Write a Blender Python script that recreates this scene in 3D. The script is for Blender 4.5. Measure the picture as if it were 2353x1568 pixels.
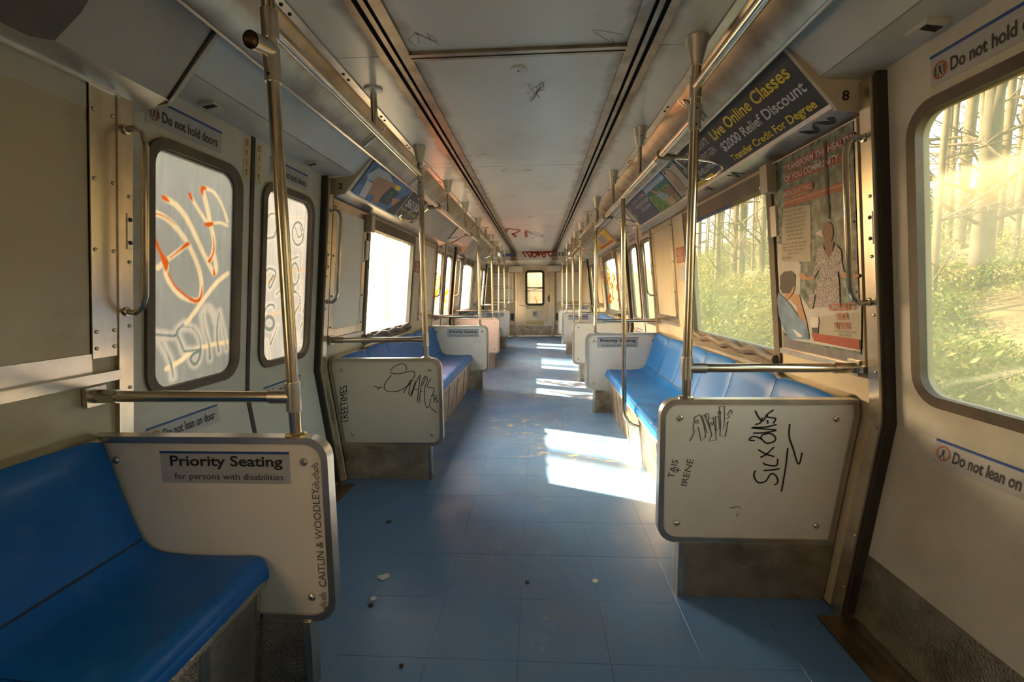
import bpy, bmesh, math, random
from mathutils import Vector, Matrix
from mathutils.geometry import tessellate_polygon
for o in list(bpy.data.objects): bpy.data.objects.remove(o)
SC = bpy.context.scene; COL = SC.collection
random.seed(7)
# ------------------------------------------------------------------ camera
FPX = 1046.0; YAW = .0569; PITCH = -.1084; ROLL = -.0113
CP = Vector((.072, 0, 1.215))
_f = Vector((-math.sin(YAW), math.cos(YAW), 0)); _r = Vector((math.cos(YAW), math.sin(YAW), 0)); _u = Vector((0, 0, 1))
CF = _f*math.cos(PITCH)+_u*math.sin(PITCH); _u2 = _u*math.cos(PITCH)-_f*math.sin(PITCH)
CR = _r*math.cos(ROLL)+_u2*math.sin(ROLL); CU = _u2*math.cos(ROLL)-_r*math.sin(ROLL)
cam = bpy.data.objects.new('camera', bpy.data.cameras.new('camera')); COL.objects.link(cam)
cam.data.sensor_width = 36; cam.data.lens = 36*FPX/2353; cam.data.clip_start = .05; cam.data.clip_end = 400
cam.matrix_world = Matrix(((CR.x, CU.x, -CF.x, CP.x), (CR.y, CU.y, -CF.y, CP.y), (CR.z, CU.z, -CF.z, CP.z), (0, 0, 0, 1)))
SC.camera = cam
# ------------------------------------------------------------------ sky, sun, exposure
SUN_DIR = Vector((1, -.463, -.652)).normalized()      # light travels left -> right, slightly towards the camera
w = bpy.data.worlds.new('sky'); SC.world = w; w.use_nodes = True
wn = w.node_tree.nodes; wl = w.node_tree.links
sky = wn.new('ShaderNodeTexSky'); sky.sky_type = 'NISHITA'; sky.sun_disc = False
sky.sun_elevation = math.asin(-SUN_DIR.z); sky.sun_rotation = math.atan2(-SUN_DIR.x, -SUN_DIR.y)
sky.dust_density = 3.0; sky.air_density = 1.2; sky.ozone_density = 1.0
tn = wn.new('ShaderNodeMixRGB'); tn.blend_type = 'MULTIPLY'; tn.inputs[0].default_value = 1; tn.inputs[2].default_value = (1, .90, .73, 1); wl.new(sky.outputs[0], tn.inputs[1]); wl.new(tn.outputs[0], wn['Background'].inputs[0]); wn['Background'].inputs[1].default_value = .42
sl = bpy.data.lights.new('sun', 'SUN'); sl.energy = 7.6; sl.angle = .012; sl.color = (1, .77, .48)
sun = bpy.data.objects.new('sun', sl); COL.objects.link(sun)
sun.rotation_euler = SUN_DIR.to_track_quat('-Z', 'Y').to_euler()
SC.view_settings.view_transform = 'Standard'; SC.view_settings.look = 'None'
SC.view_settings.exposure = 3.15; SC.view_settings.gamma = 1; SC.view_settings.use_curve_mapping = False
SC.cycles.max_bounces = 14; SC.cycles.diffuse_bounces = 8; SC.cycles.glossy_bounces = 5; SC.cycles.transparent_max_bounces = 24
SC.cycles.caustics_reflective = False; SC.cycles.caustics_refractive = False; SC.cycles.sample_clamp_indirect = 6
# ------------------------------------------------------------------ photo pixel -> place
def ray(x, y): return CF+CR*((x-1176.5)/FPX)+CU*((784-y)/FPX)
def at(x, y, X=None, Y=None, Z=None):
    d = ray(x, y)
    if X is not None: t = (X-CP.x)/d.x
    elif Y is not None: t = (Y-CP.y)/d.y
    else: t = (Z-CP.z)/d.z
    return CP+d*t
def WX(z): return 1.19+.095*z/.74 if z < .74 else 1.285-(z-.74)*.102
def aw(x, y, s, off=0.):                    # pixel -> side wall
    X = 1.25
    for _ in range(25):
        p = at(x, y, X=s*X); X = WX(p.z)+off
    return p
AD0 = (.92, 2.03); AD1 = (1.085, 1.835)      # slanted advertising board, top and bottom edge (|X|, Z)
def ADP(s, y, t, off=0.):                    # t 0 top .. 1 bottom, off towards the car's middle
    n = Vector((-(AD0[1]-AD1[1]), 0, -(AD1[0]-AD0[0]))).normalized()
    X = AD0[0]+(AD1[0]-AD0[0])*t+n.x*off; Z = AD0[1]+(AD1[1]-AD0[1])*t+n.z*off
    return Vector((s*X, y, Z))
def adpx(x, y, s):                           # pixel -> (Y, t) on the slanted board
    d = ray(x, y); dx, dz = AD1[0]-AD0[0], AD1[1]-AD0[1]
    # s*X = AD0x + dx t ; z = AD0z + dz t
    a = (d.x*s)*dz-d.z*dx
    k = ((AD0[0]-CP.x*s)*dz-(AD0[1]-CP.z)*dx)/a
    p = CP+d*k; return p.y, (p.z-AD0[1])/dz
# ------------------------------------------------------------------ materials
MATS = {}
def mat(name, col, rough=.5, metal=0., var=.06, vscale=6., bump=0., bscale=40., stain=None, stain_amt=.0, sscale=2.5, stretch=(1, 1, 1), coat=0., spec=.5, trans=0.):
    m = bpy.data.materials.new(name); m.use_nodes = True; N = m.node_tree.nodes; L = m.node_tree.links
    b = N['Principled BSDF']; b.inputs['Roughness'].default_value = rough; b.inputs['Metallic'].default_value = metal
    b.inputs['Coat Weight'].default_value = coat; b.inputs['Specular IOR Level'].default_value = spec
    geo = N.new('ShaderNodeNewGeometry'); mp = N.new('ShaderNodeMapping'); mp.inputs['Scale'].default_value = stretch
    L.new(geo.outputs['Position'], mp.inputs[0])
    nz = N.new('ShaderNodeTexNoise'); nz.inputs['Scale'].default_value = vscale; nz.inputs['Detail'].default_value = 5
    L.new(mp.outputs[0], nz.inputs['Vector'])
    rp = N.new('ShaderNodeValToRGB'); rp.color_ramp.elements[0].position = .3; rp.color_ramp.elements[1].position = .7
    rp.color_ramp.elements[0].color = tuple(c*(1-var) for c in col)+(1,); rp.color_ramp.elements[1].color = tuple(min(1, c*(1+var)) for c in col)+(1,)
    L.new(nz.outputs[0], rp.inputs[0]); out = rp.outputs[0]
    if stain:
        n2 = N.new('ShaderNodeTexNoise'); n2.inputs['Scale'].default_value = sscale; n2.inputs['Detail'].default_value = 8; n2.inputs['Roughness'].default_value = .65
        L.new(geo.outputs['Position'], n2.inputs['Vector'])
        r2 = N.new('ShaderNodeValToRGB'); r2.color_ramp.elements[0].position = .5; r2.color_ramp.elements[1].position = .72
        r2.color_ramp.elements[0].color = (0, 0, 0, 1); r2.color_ramp.elements[1].color = (stain_amt,)*3+(1,)
        L.new(n2.outputs[0], r2.inputs[0])
        mx = N.new('ShaderNodeMixRGB'); mx.inputs[2].default_value = stain+(1,)
        L.new(r2.outputs[0], mx.inputs[0]); L.new(out, mx.inputs[1]); out = mx.outputs[0]
    L.new(out, b.inputs['Base Color'])
    if bump:
        n3 = N.new('ShaderNodeTexNoise'); n3.inputs['Scale'].default_value = bscale; n3.inputs['Detail'].default_value = 3
        L.new(mp.outputs[0], n3.inputs['Vector'])
        bp = N.new('ShaderNodeBump'); bp.inputs['Strength'].default_value = bump; bp.inputs['Distance'].default_value = .01
        L.new(n3.outputs[0], bp.inputs['Height']); L.new(bp.outputs[0], b.inputs['Normal'])
    if trans:
        t = N.new('ShaderNodeBsdfTranslucent'); L.new(out, t.inputs[0]); mxs = N.new('ShaderNodeMixShader'); mxs.inputs[0].default_value = trans
        L.new(b.outputs[0], mxs.inputs[1]); L.new(t.outputs[0], mxs.inputs[2]); L.new(mxs.outputs[0], N['Material Output'].inputs[0])
    MATS[name] = m; return m
BROWN = (.10, .055, .022)
mat('cream', (.60, .50, .34), .42, var=.06, vscale=2, stain=(.30, .19, .09), stain_amt=.5)
mat('white_board', (.82, .745, .64), .38, var=.03, vscale=3, stain=(.40, .28, .16), stain_amt=.25, sscale=3)
mat('ceiling_white', (.70, .655, .56), .30, var=.03, vscale=2, stain=(.36, .26, .15), stain_amt=.35, sscale=1.6)
mat('door_grey', (.62, .58, .50), .36, var=.05, vscale=3, stain=(.30, .20, .11), stain_amt=.35)
mat('steel', (.60, .54, .44), .27, 1., var=.12, vscale=30, stretch=(1, 1, .06), stain=(.25, .16, .08), stain_amt=.35)
mat('steel_dark', (.36, .29, .20), .33, 1., var=.2, vscale=10, stain=BROWN, stain_amt=.7, sscale=4)
mat('tube', (.66, .58, .46), .20, 1., var=.1, vscale=14, stain=(.26, .17, .09), stain_amt=.4)
mat('alu', (.60, .56, .50), .34, 1., var=.1, vscale=12, stain=(.25, .19, .12), stain_amt=.35, sscale=5)
mat('aluminium_ribbed', (.40, .35, .28), .42, 1., var=.25, vscale=8, bump=.6, bscale=160, stain=BROWN, stain_amt=.8, sscale=5)
mat('cup_metal', (.72, .68, .60), .46, 1., var=.08, vscale=12)
mat('brass', (.70, .50, .18), .3, 1.)
mat('rubber', (.030, .024, .018), .6, var=.3, vscale=8, bump=.2, bscale=30)
mat('gasket', (.105, .078, .052), .55, var=.25, vscale=5, bump=.25, bscale=18, stain=(.2, .15, .09), stain_amt=.5)
mat('black_gap', (.012, .010, .008), .8)
mat('blue_seat', (.004, .100, .34), .40, var=.10, vscale=5, stain=(.20, .30, .38), stain_amt=.10, sscale=14, coat=.05, spec=.35)
mat('seat_crease', (.004, .02, .05), .6)
mat('seat_edge', (.42, .36, .28), .4, .8, bump=.5, bscale=140, var=.2)
mat('ink', (.018, .014, .012), .5)
mat('ink_grey', (.10, .09, .08), .6)
mat('ink_faint', (.30, .27, .23), .6)
mat('print_blue', (.02, .07, .28), .45)
mat('sticker_grey', (.44, .43, .42), .4)
mat('sticker_cream', (.62, .52, .26), .4)
mat('orange_print', (.42, .09, .015), .5)
mat('orange_paint', (.80, .13, .015), .6, trans=.55)
mat('red_paint', (.36, .035, .012), .5)
mat('red_sign', (.36, .062, .016), .45)
mat('white_print', (.62, .59, .54), .5)
mat('yellow_print', (.78, .58, .03), .5)
mat('ad_black', (.014, .013, .014), .5)
mat('ad_board', (.46, .40, .31), .45, var=.06, vscale=3, stain=(.25, .17, .1), stain_amt=.4)
mat('ad_navy', (.030, .042, .105), .35)
mat('ad_sky', (.38, .46, .52), .5, var=.15)
mat('ad_teal', (.03, .15, .17), .5, var=.4, vscale=30)
mat('ad_green', (.14, .24, .06), .5, var=.7, vscale=26)
mat('ad_soil', (.24, .15, .08), .5, var=.7, vscale=70)
mat('ad_skin', (.45, .22, .10), .5)
mat('ad_skin_dark', (.16, .065, .030), .5)
mat('ad_crate', (.45, .33, .15), .5)
mat('ad_shirt', (.30, .36, .40), .5, var=.3, vscale=40)
mat('ad_blue', (.035, .13, .30), .4, var=.6, vscale=16)
mat('ad_yellow', (.72, .46, .02), .45, var=.3, vscale=12)
mat('ad_dress', (.33, .28, .27), .5, var=.75, vscale=140)
mat('ad_foliage', (.14, .17, .13), .45, var=.9, vscale=30)
mat('ad_hair', (.035, .025, .02), .5)
mat('ad_denim', (.14, .22, .32), .5, var=.4, vscale=12)
mat('ad_table', (.50, .48, .44), .5, var=.15)
mat('ad_paper', (.42, .37, .28), .5, var=.08)
mat('plastic_black', (.02, .02, .022), .45)
mat('bark', (0.0490, 0.0364, 0.0252), .85, var=.4, vscale=6, bump=.6, bscale=12)
mat('bark_dark', (.032, .026, .022), .9, var=.4, vscale=6)
mat('bark_pale', (0.0527, 0.0397, 0.0260), .85, var=.35, vscale=5, bump=.5, bscale=12)
mat('leaf', (0.0495, 0.0825, 0.0132), .6, var=.35, vscale=1.2, trans=.45)
mat('leaf_yellow', (0.0924, 0.0957, 0.0165), .6, var=.35, vscale=1.2, trans=.45)
mat('earth', (0.0726, 0.0528, 0.0264), .9, var=.5, vscale=1.5, bump=.5, bscale=6, stain=(.12, .17, .03), stain_amt=1., sscale=.5)
mat('pipe_white', (.55, .60, .68), .35)
mat('vinyl_joint', (.05, .06, .08), .8)
mat('chip_white', (.62, .60, .55), .7)
mat('dirt', (.055, .042, .03), .9)
def floor_mat():
    m = bpy.data.materials.new('vinyl_blue'); m.use_nodes = True; N = m.node_tree.nodes; L = m.node_tree.links; b = N['Principled BSDF']
    g = N.new('ShaderNodeNewGeometry')
    def noise(sc, det=6, rgh=.6, st=(1, 1, 1)):
        mp = N.new('ShaderNodeMapping'); mp.inputs['Scale'].default_value = st; L.new(g.outputs['Position'], mp.inputs[0])
        n = N.new('ShaderNodeTexNoise'); n.inputs['Scale'].default_value = sc; n.inputs['Detail'].default_value = det; n.inputs['Roughness'].default_value = rgh
        L.new(mp.outputs[0], n.inputs['Vector']); return n.outputs[0]
    def ramp(src, p0, p1, c0, c1):
        r = N.new('ShaderNodeValToRGB'); e = r.color_ramp.elements; e[0].position = p0; e[1].position = p1; e[0].color = c0+(1,); e[1].color = c1+(1,)
        L.new(src, r.inputs[0]); return r.outputs[0]
    def mix(f, a, c, mode='MIX'):
        x = N.new('ShaderNodeMixRGB'); x.blend_type = mode
        L.new(f, x.inputs[0]); L.new(a, x.inputs[1])
        if isinstance(c, tuple): x.inputs[2].default_value = c+(1,)
        else: L.new(c, x.inputs[2])
        return x.outputs[0]
    base = ramp(noise(1.3), .35, .68, (.082, .18, .36), (.118, .225, .40))
    base = mix(ramp(noise(90, 2), .60, .72, (0, 0, 0), (.35,)*3), base, (.06, .09, .14))
    base = mix(ramp(noise(.9, 8, .7), .48, .72, (0, 0, 0), (.55,)*3), base, (.20, .17, .13))       # ground-in dirt
    # bands of yellow adhesive left where the vinyl wore through
    sx = N.new('ShaderNodeSeparateXYZ'); L.new(g.outputs['Position'], sx.inputs[0])
    def band(sock, c, wd):
        a = N.new('ShaderNodeMath'); a.operation = 'SUBTRACT'; L.new(sock, a.inputs[0]); a.inputs[1].default_value = c
        d = N.new('ShaderNodeMath'); d.operation = 'ABSOLUTE'; L.new(a.outputs[0], d.inputs[0])
        r = N.new('ShaderNodeMapRange'); r.inputs[1].default_value = wd; r.inputs[2].default_value = wd*.3; L.new(d.outputs[0], r.inputs[0]); return r.outputs[0]
    fleck = ramp(noise(13, 6, .7, (.55, 1, 1)), .575, .60, (0, 0, 0), (1, 1, 1))
    tot = None
    for cx, wx, cy, wy in ((-.02, .45, 4.05, .5), (.1, .4, 5.35, .35), (.35, .5, 3.3, .28), (-.2, .5, 7.6, .5)):
        q = N.new('ShaderNodeMath'); q.operation = 'MULTIPLY'; L.new(band(sx.outputs[0], cx, wx), q.inputs[0]); L.new(band(sx.outputs[1], cy, wy), q.inputs[1])
        if tot is None: tot = q.outputs[0]
        else:
            k = N.new('ShaderNodeMath'); k.operation = 'MAXIMUM'; L.new(tot, k.inputs[0]); L.new(q.outputs[0], k.inputs[1]); tot = k.outputs[0]
    k = N.new('ShaderNodeMath'); k.operation = 'MULTIPLY'; L.new(tot, k.inputs[0]); L.new(fleck, k.inputs[1])
    base = mix(k.outputs[0], base, (.52, .40, .22))
    foot = None
    for px, py, rx, ry in ((1200, 1087, .05, .07), (1200, 1062, .04, .05), (1250, 1172, .05, .07), (1258, 1142, .04, .05), (1131, 1290, .05, .075), (1146, 1255, .045, .05), (1236, 1480, .05, .07), (1262, 1425, .045, .06), (1250, 1270, .05, .05), (1420, 1230, .05, .10)):
        c = at(px, py, Z=0); q = N.new('ShaderNodeMath'); q.operation = 'MULTIPLY'; L.new(band(sx.outputs[0], c.x, rx), q.inputs[0]); L.new(band(sx.outputs[1], c.y, ry), q.inputs[1])
        if foot is None: foot = q.outputs[0]
        else: k = N.new('ShaderNodeMath'); k.operation = 'MAXIMUM'; L.new(foot, k.inputs[0]); L.new(q.outputs[0], k.inputs[1]); foot = k.outputs[0]
    k = N.new('ShaderNodeMath'); k.operation = 'MULTIPLY'; L.new(foot, k.inputs[0]); L.new(ramp(noise(38, 6, .7), .46, .66, (0, 0, 0), (.42,)*3), k.inputs[1])
    base = mix(k.outputs[0], base, (.40, .37, .32))                                               # dusty footprints
    L.new(base, b.inputs['Base Color'])
    r = ramp(noise(3.0, 6), .35, .7, (.30,)*3, (.55,)*3); L.new(r, b.inputs['Roughness'])
    bp = N.new('ShaderNodeBump'); bp.inputs['Strength'].default_value = .12; bp.inputs['Distance'].default_value = .004
    L.new(noise(25, 4), bp.inputs['Height']); L.new(bp.outputs[0], b.inputs['Normal'])
    MATS['vinyl'] = m
floor_mat()
def rail_dirt(m, cols):          # brown grime that gathered along the two ceiling tracks
    N = m.node_tree.nodes; L = m.node_tree.links; b = N['Principled BSDF']; src = b.inputs['Base Color'].links[0].from_socket
    g = N.new('ShaderNodeNewGeometry'); sx = N.new('ShaderNodeSeparateXYZ'); L.new(g.outputs['Position'], sx.inputs[0])
    ab = N.new('ShaderNodeMath'); ab.operation = 'ABSOLUTE'; L.new(sx.outputs[0], ab.inputs[0])
    su = N.new('ShaderNodeMath'); su.operation = 'SUBTRACT'; L.new(ab.outputs[0], su.inputs[0]); su.inputs[1].default_value = .455
    a2 = N.new('ShaderNodeMath'); a2.operation = 'ABSOLUTE'; L.new(su.outputs[0], a2.inputs[0])
    n = N.new('ShaderNodeTexNoise'); n.inputs['Scale'].default_value = 9; n.inputs['Detail'].default_value = 6; L.new(g.outputs['Position'], n.inputs['Vector'])
    ad = N.new('ShaderNodeMath'); ad.operation = 'MULTIPLY_ADD'; L.new(n.outputs[0], ad.inputs[0]); ad.inputs[1].default_value = -.10; L.new(a2.outputs[0], ad.inputs[2])
    mr = N.new('ShaderNodeMapRange'); mr.inputs[1].default_value = .055; mr.inputs[2].default_value = -.01; mr.inputs[4].default_value = .85; L.new(ad.outputs[0], mr.inputs[0])
    mx = N.new('ShaderNodeMixRGB'); mx.inputs[2].default_value = (.17, .09, .035, 1); L.new(mr.outputs[0], mx.inputs[0]); L.new(src, mx.inputs[1]); L.new(mx.outputs[0], b.inputs['Base Color'])
rail_dirt(MATS['ceiling_white'], None)
def glass(name, tint, haze, hcol, scale=3., lo=.6, stretch=(1, 1, .25), refl=.05, low=0.):
    m = bpy.data.materials.new(name); m.use_nodes = True; N = m.node_tree.nodes; L = m.node_tree.links; N.remove(N['Principled BSDF'])
    g = N.new('ShaderNodeNewGeometry'); mp = N.new('ShaderNodeMapping'); mp.inputs['Scale'].default_value = stretch; L.new(g.outputs['Position'], mp.inputs[0])
    n = N.new('ShaderNodeTexNoise'); n.inputs['Scale'].default_value = scale; n.inputs['Detail'].default_value = 5; L.new(mp.outputs[0], n.inputs['Vector'])
    r = N.new('ShaderNodeMapRange'); r.inputs[1].default_value = .3; r.inputs[2].default_value = .7; r.inputs[3].default_value = haze*lo; r.inputs[4].default_value = haze; L.new(n.outputs[0], r.inputs[0])
    hz = r.outputs[0]
    if low:                                    # dried dirt is thicker on the lower half of the pane
        sz = N.new('ShaderNodeSeparateXYZ'); L.new(g.outputs['Position'], sz.inputs[0]); zr = N.new('ShaderNodeMapRange'); zr.inputs[1].default_value = 1.62; zr.inputs[2].default_value = 1.30; zr.inputs[3].default_value = 0; zr.inputs[4].default_value = low; L.new(sz.outputs[2], zr.inputs[0])
        sm = N.new('ShaderNodeMath'); sm.operation = 'ADD'; sm.use_clamp = True; L.new(hz, sm.inputs[0]); L.new(zr.outputs[0], sm.inputs[1]); hz = sm.outputs[0]
    t = N.new('ShaderNodeBsdfTransparent'); t.inputs[0].default_value = tint+(1,)
    h = N.new('ShaderNodeBsdfTranslucent'); h.inputs[0].default_value = hcol+(1,)
    mx = N.new('ShaderNodeMixShader'); L.new(hz, mx.inputs[0]); L.new(t.outputs[0], mx.inputs[1]); L.new(h.outputs[0], mx.inputs[2])
    gl = N.new('ShaderNodeBsdfGlossy'); gl.inputs['Roughness'].default_value = .08
    m2 = N.new('ShaderNodeMixShader'); m2.inputs[0].default_value = refl; L.new(mx.outputs[0], m2.inputs[1]); L.new(gl.outputs[0], m2.inputs[2])
    L.new(m2.outputs[0], N['Material Output'].inputs[0]); MATS[name] = m
glass('glass_clear', (.20, .19, .165), .25, (.18, .165, .13))
glass('glass_light_diffuser', (.5, .5, .5), 1., (.115, .098, .072), 3., .95)  # added for an unseen window: spreads soft light, lets no sun patch in
glass('glass_hazy', (.68, .63, .52), .52, (.275, .228, .105), 1.6, .5, low=.10)
glass('glass_sunny', (.93, .91, .86), .11, (.75, .72, .64), 2.5, .45)
glass('glass_frosted', (.80, .82, .80), .90, (.052, .053, .048), 5., .93, (1, 1, .3), .03)
glass('glass_frosted_light', (.85, .86, .86), .88, (.11, .112, .115), 5., .93, (1, 1, .3), .03)
glass('spray_cream', (1, .98, .92), .9, (.98, .93, .78), 30, .8, (1, 1, 1), 0)
glass('spray_white', (1, 1, 1), .6, (.6, .61, .62), 30, .7, (1, 1, 1), 0)
glass('spray_blue', (.40, .58, .68), .30, (.30, .46, .58), 30, .8, (1, 1, 1), 0)
glass('spray_orange', (.95, .42, .12), .55, (.80, .17, .02), 30, .8, (1, 1, 1), 0)
# ------------------------------------------------------------------ mesh helpers
class MB:
    def __init__(s): s.v = []; s.f = []; s.mi = []; s.m = 0
    def add(s, vs, fs):
        k = len(s.v); s.v += [tuple(p) for p in vs]; s.f += [tuple(i+k for i in f) for f in fs]; s.mi += [s.m]*len(fs); return s
    def box(s, a, b):
        (x0, y0, z0), (x1, y1, z1) = a, b
        return s.add([(x0, y0, z0), (x1, y0, z0), (x1, y1, z0), (x0, y1, z0), (x0, y0, z1), (x1, y0, z1), (x1, y1, z1), (x0, y1, z1)],
                     [(0, 3, 2, 1), (4, 5, 6, 7), (0, 1, 5, 4), (1, 2, 6, 5), (2, 3, 7, 6), (3, 0, 4, 7)])
    def hexa(s, p): return s.add(p, [(0, 3, 2, 1), (4, 5, 6, 7), (0, 1, 5, 4), (1, 2, 6, 5), (2, 3, 7, 6), (3, 0, 4, 7)])
    def tube(s, pts, r, n=12, cap=True):
        pts = [Vector(p) for p in pts]; rs = r if isinstance(r, (list, tuple)) else [r]*len(pts); rings = []; up = None
        for i, p in enumerate(pts):
            d = (pts[min(i+1, len(pts)-1)]-pts[max(i-1, 0)]).normalized()
            if up is None: up = d.orthogonal().normalized()
            a = (up-d*up.dot(d)).normalized(); up = a; b = d.cross(a)
            rings.append([p+(a*math.cos(2*math.pi*j/n)+b*math.sin(2*math.pi*j/n))*rs[i] for j in range(n)])
        vs = [q for g in rings for q in g]; fs = []
        for i in range(len(pts)-1):
            for j in range(n): fs.append((i*n+j, i*n+(j+1) % n, (i+1)*n+(j+1) % n, (i+1)*n+j))
        if cap: fs.append(tuple(range(n))[::-1]); fs.append(tuple(range((len(pts)-1)*n, len(pts)*n)))
        return s.add(vs, fs)
    def plate(s, loops, fn, fn2=None):       # 2D loops (outer + holes); fn(u,v) front, fn2 back
        pts = [Vector((u, v, 0)) for lp in loops for u, v in lp]
        tri = tessellate_polygon([[Vector((u, v, 0)) for u, v in lp] for lp in loops])
        n = len(pts); vs = [fn(p.x, p.y) for p in pts]; fs = [tuple(t) for t in tri]
        if fn2:
            vs += [fn2(p.x, p.y) for p in pts]; fs += [tuple(i+n for i in t)[::-1] for t in tri]; k = 0
            for lp in loops:
                m = len(lp); fs += [(k+i, k+(i+1) % m, n+k+(i+1) % m, n+k+i) for i in range(m)]; k += m
        return s.add(vs, fs)
    def sweep(s, prof, y0, y1, sgn=1, ny=1):   # open profile [(X,Z)] along Y
        n = len(prof); vs = []; fs = []
        for k in range(ny+1):
            y = y0+(y1-y0)*k/ny; vs += [(sgn*x, y, z) for x, z in prof]
        for k in range(ny):
            for i in range(n-1): a = k*n+i; fs.append((a, a+1, a+n+1, a+n))
        return s.add(vs, fs)
    def prism(s, prof, y0, y1, sgn=1):         # closed profile along Y with caps
        n = len(prof); vs = [(sgn*x, y0, z) for x, z in prof]+[(sgn*x, y1, z) for x, z in prof]
        fs = [(i, (i+1) % n, n+(i+1) % n, n+i) for i in range(n)]+[tuple(range(n))[::-1], tuple(range(n, 2*n))]
        return s.add(vs, fs)
    def lathe(s, prof, c, axis='z', n=14):     # [(r,h)] around a point
        vs = []; fs = []
        for r, h in prof:
            for j in range(n):
                a = 2*math.pi*j/n; p = (r*math.cos(a), r*math.sin(a), h)
                if axis == 'y': p = (p[0], p[2], p[1])
                if axis == 'x': p = (p[2], p[0], p[1])
                vs.append((c[0]+p[0], c[1]+p[1], c[2]+p[2]))
        m = len(prof)
        for i in range(m-1):
            for j in range(n): fs.append((i*n+j, i*n+(j+1) % n, (i+1)*n+(j+1) % n, (i+1)*n+j))
        fs.append(tuple(range(n))); fs.append(tuple(range((m-1)*n, m*n)))
        return s.add(vs, fs)
    def ribbon(s, pts, wd, nrm, smooth=True):  # flat stroke; wd number or list; nrm direction the stroke faces
        pts = [Vector(p) for p in pts]
        ws = list(wd) if isinstance(wd, (list, tuple)) else [wd]*len(pts)
        if smooth and len(pts) > 2:
            q = []; qw = []
            for i in range(len(pts)-1):
                a, b, c, d = pts[max(i-1, 0)], pts[i], pts[i+1], pts[min(i+2, len(pts)-1)]
                for k in range(5):
                    t = k/5; q.append(.5*((2*b)+(c-a)*t+(2*a-5*b+4*c-d)*t*t+(3*b-a-3*c+d)*t**3)); qw.append(ws[i]+(ws[i+1]-ws[i])*t)
            q.append(pts[-1]); qw.append(ws[-1]); pts, ws = q, qw
        nrm = Vector(nrm); vs = []; fs = []
        for i, p in enumerate(pts):
            d = pts[min(i+1, len(pts)-1)]-pts[max(i-1, 0)]
            if d.length < 1e-9: d = Vector((0, 0, 1))
            e = d.cross(nrm).normalized()*ws[i]*.5; vs += [p-e, p+e]
        for i in range(len(pts)-1): fs.append((2*i, 2*i+1, 2*i+3, 2*i+2))
        return s.add(vs, fs)
    def mesh(s, name, mats, smooth=35):
        me = bpy.data.meshes.new(name); me.from_pydata(s.v, [], s.f)
        for m in (mats if isinstance(mats, (list, tuple)) else [mats]): me.materials.append(MATS[m] if isinstance(m, str) else m)
        me.polygons.foreach_set('material_index', s.mi)
        bm = bmesh.new(); bm.from_mesh(me); bmesh.ops.recalc_face_normals(bm, faces=bm.faces); bm.to_mesh(me); bm.free()
        if smooth:
            me.polygons.foreach_set('use_smooth', [True]*len(me.polygons)); me.set_sharp_from_angle(angle=math.radians(smooth))
        return me
    def build(s, name, mats, parent=None, smooth=35, loc=None):
        return link(name, s.mesh(name, mats, smooth), parent, loc)
def link(name, me, parent=None, loc=None):
    o = bpy.data.objects.new(name, me); COL.objects.link(o)
    if parent is not None:
        o.parent = parent
        if loc is None and parent.get('_o') is None: o.location = -Vector(parent.location) if parent.parent is None else (0, 0, 0)
    if loc is not None: o.location = loc
    return o
def tag(o, label=None, cat=None, group=None, kind=None):
    if label: o['label'] = label
    if cat: o['category'] = cat
    if group: o['group'] = group
    if kind: o['kind'] = kind
    return o
def thing(name, label, cat, loc=(0, 0, 0), group=None, kind=None):
    o = bpy.data.objects.new(name, None); COL.objects.link(o); o.location = loc; o.empty_display_size = .1
    return tag(o, label, cat, group, kind)
def copy_tree(o, delta, parent=None):
    c = o.copy(); COL.objects.link(c)
    if parent is not None: c.parent = parent
    else: c.location = Vector(o.location)+Vector(delta)
    for ch in list(o.children):
        if ch.name != c.name: copy_tree(ch, delta, c)
    return c
def rrect(u0, u1, v0, v1, r, n=6):
    P = []
    for cx, cy, a0 in ((u1-r, v0+r, -90), (u1-r, v1-r, 0), (u0+r, v1-r, 90), (u0+r, v0+r, 180)):
        for k in range(n+1):
            a = math.radians(a0+90*k/n); P.append((cx+r*math.cos(a), cy+r*math.sin(a)))
    return P
def rect(u0, u1, v0, v1): return [(u0, v0), (u1, v0), (u1, v1), (u0, v1)]
# ---- lettering: all text meshes are made first, while the scene is still small
TXT = {}
def _mk(bodies, weight):
    objs = []
    for b in bodies:
        c = bpy.data.curves.new('t', 'FONT'); c.body = b; c.size = 1; c.offset = weight; c.resolution_u = 3; c.align_x = 'CENTER' if '\n' in b else 'LEFT'
        o = bpy.data.objects.new('t', c); COL.objects.link(o); objs.append((b, o))
    dg = bpy.context.evaluated_depsgraph_get()
    for b, o in objs:
        me = bpy.data.meshes.new_from_object(o.evaluated_get(dg)); TXT[(b, weight > 0)] = me
    for b, o in objs: bpy.data.objects.remove(o)
THIN = ['for persons with disabilities', 'CAITLIN & WOODLEY', 'TAIS', '+', 'IRENE', 'TREETIMES', 'One-Year Masters in Community Health Education', 'INTRODUCTING:',
        'Call for more information\n555-014-0026', 'By this time in your community\nthe health of our neighbors\nhas changed. Today there are\nmany ways to support it, and\nour program teaches skills\nthat help people care for\neach other every day in\ncities and small towns\nand learn from leaders.', 'If you are ready to grow\nplease visit our site to\nfind your next step.\nLearn more.', 'APPLY NOW!',
        'The Nonprofit, Purpose-Certified college\ncommitted to community and social justice.', 'www.organicfarming-jobs.org', 'ORGANIC APPRENTICES 555-0162', 'A PROGRAM OF LEARNING\nFOR WORKING ADULTS', 'JUNE 22 - MARCH 17', 'NO SMOKING', 'EMERGENCY EXIT', 'CERTIFICATION COURSES ONLINE',
        'T', '2 0 1 9', 'ORGANIC FARMING', 'APPRENTICESHIP', 'PROGRAM', 'CUTTING EDGE GRADUATE', 'PROGRAM FOR NEXT-GEN', 'DEVELOPERS', '$60,000', 'LIVE ONLINE CLASSES']
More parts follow.
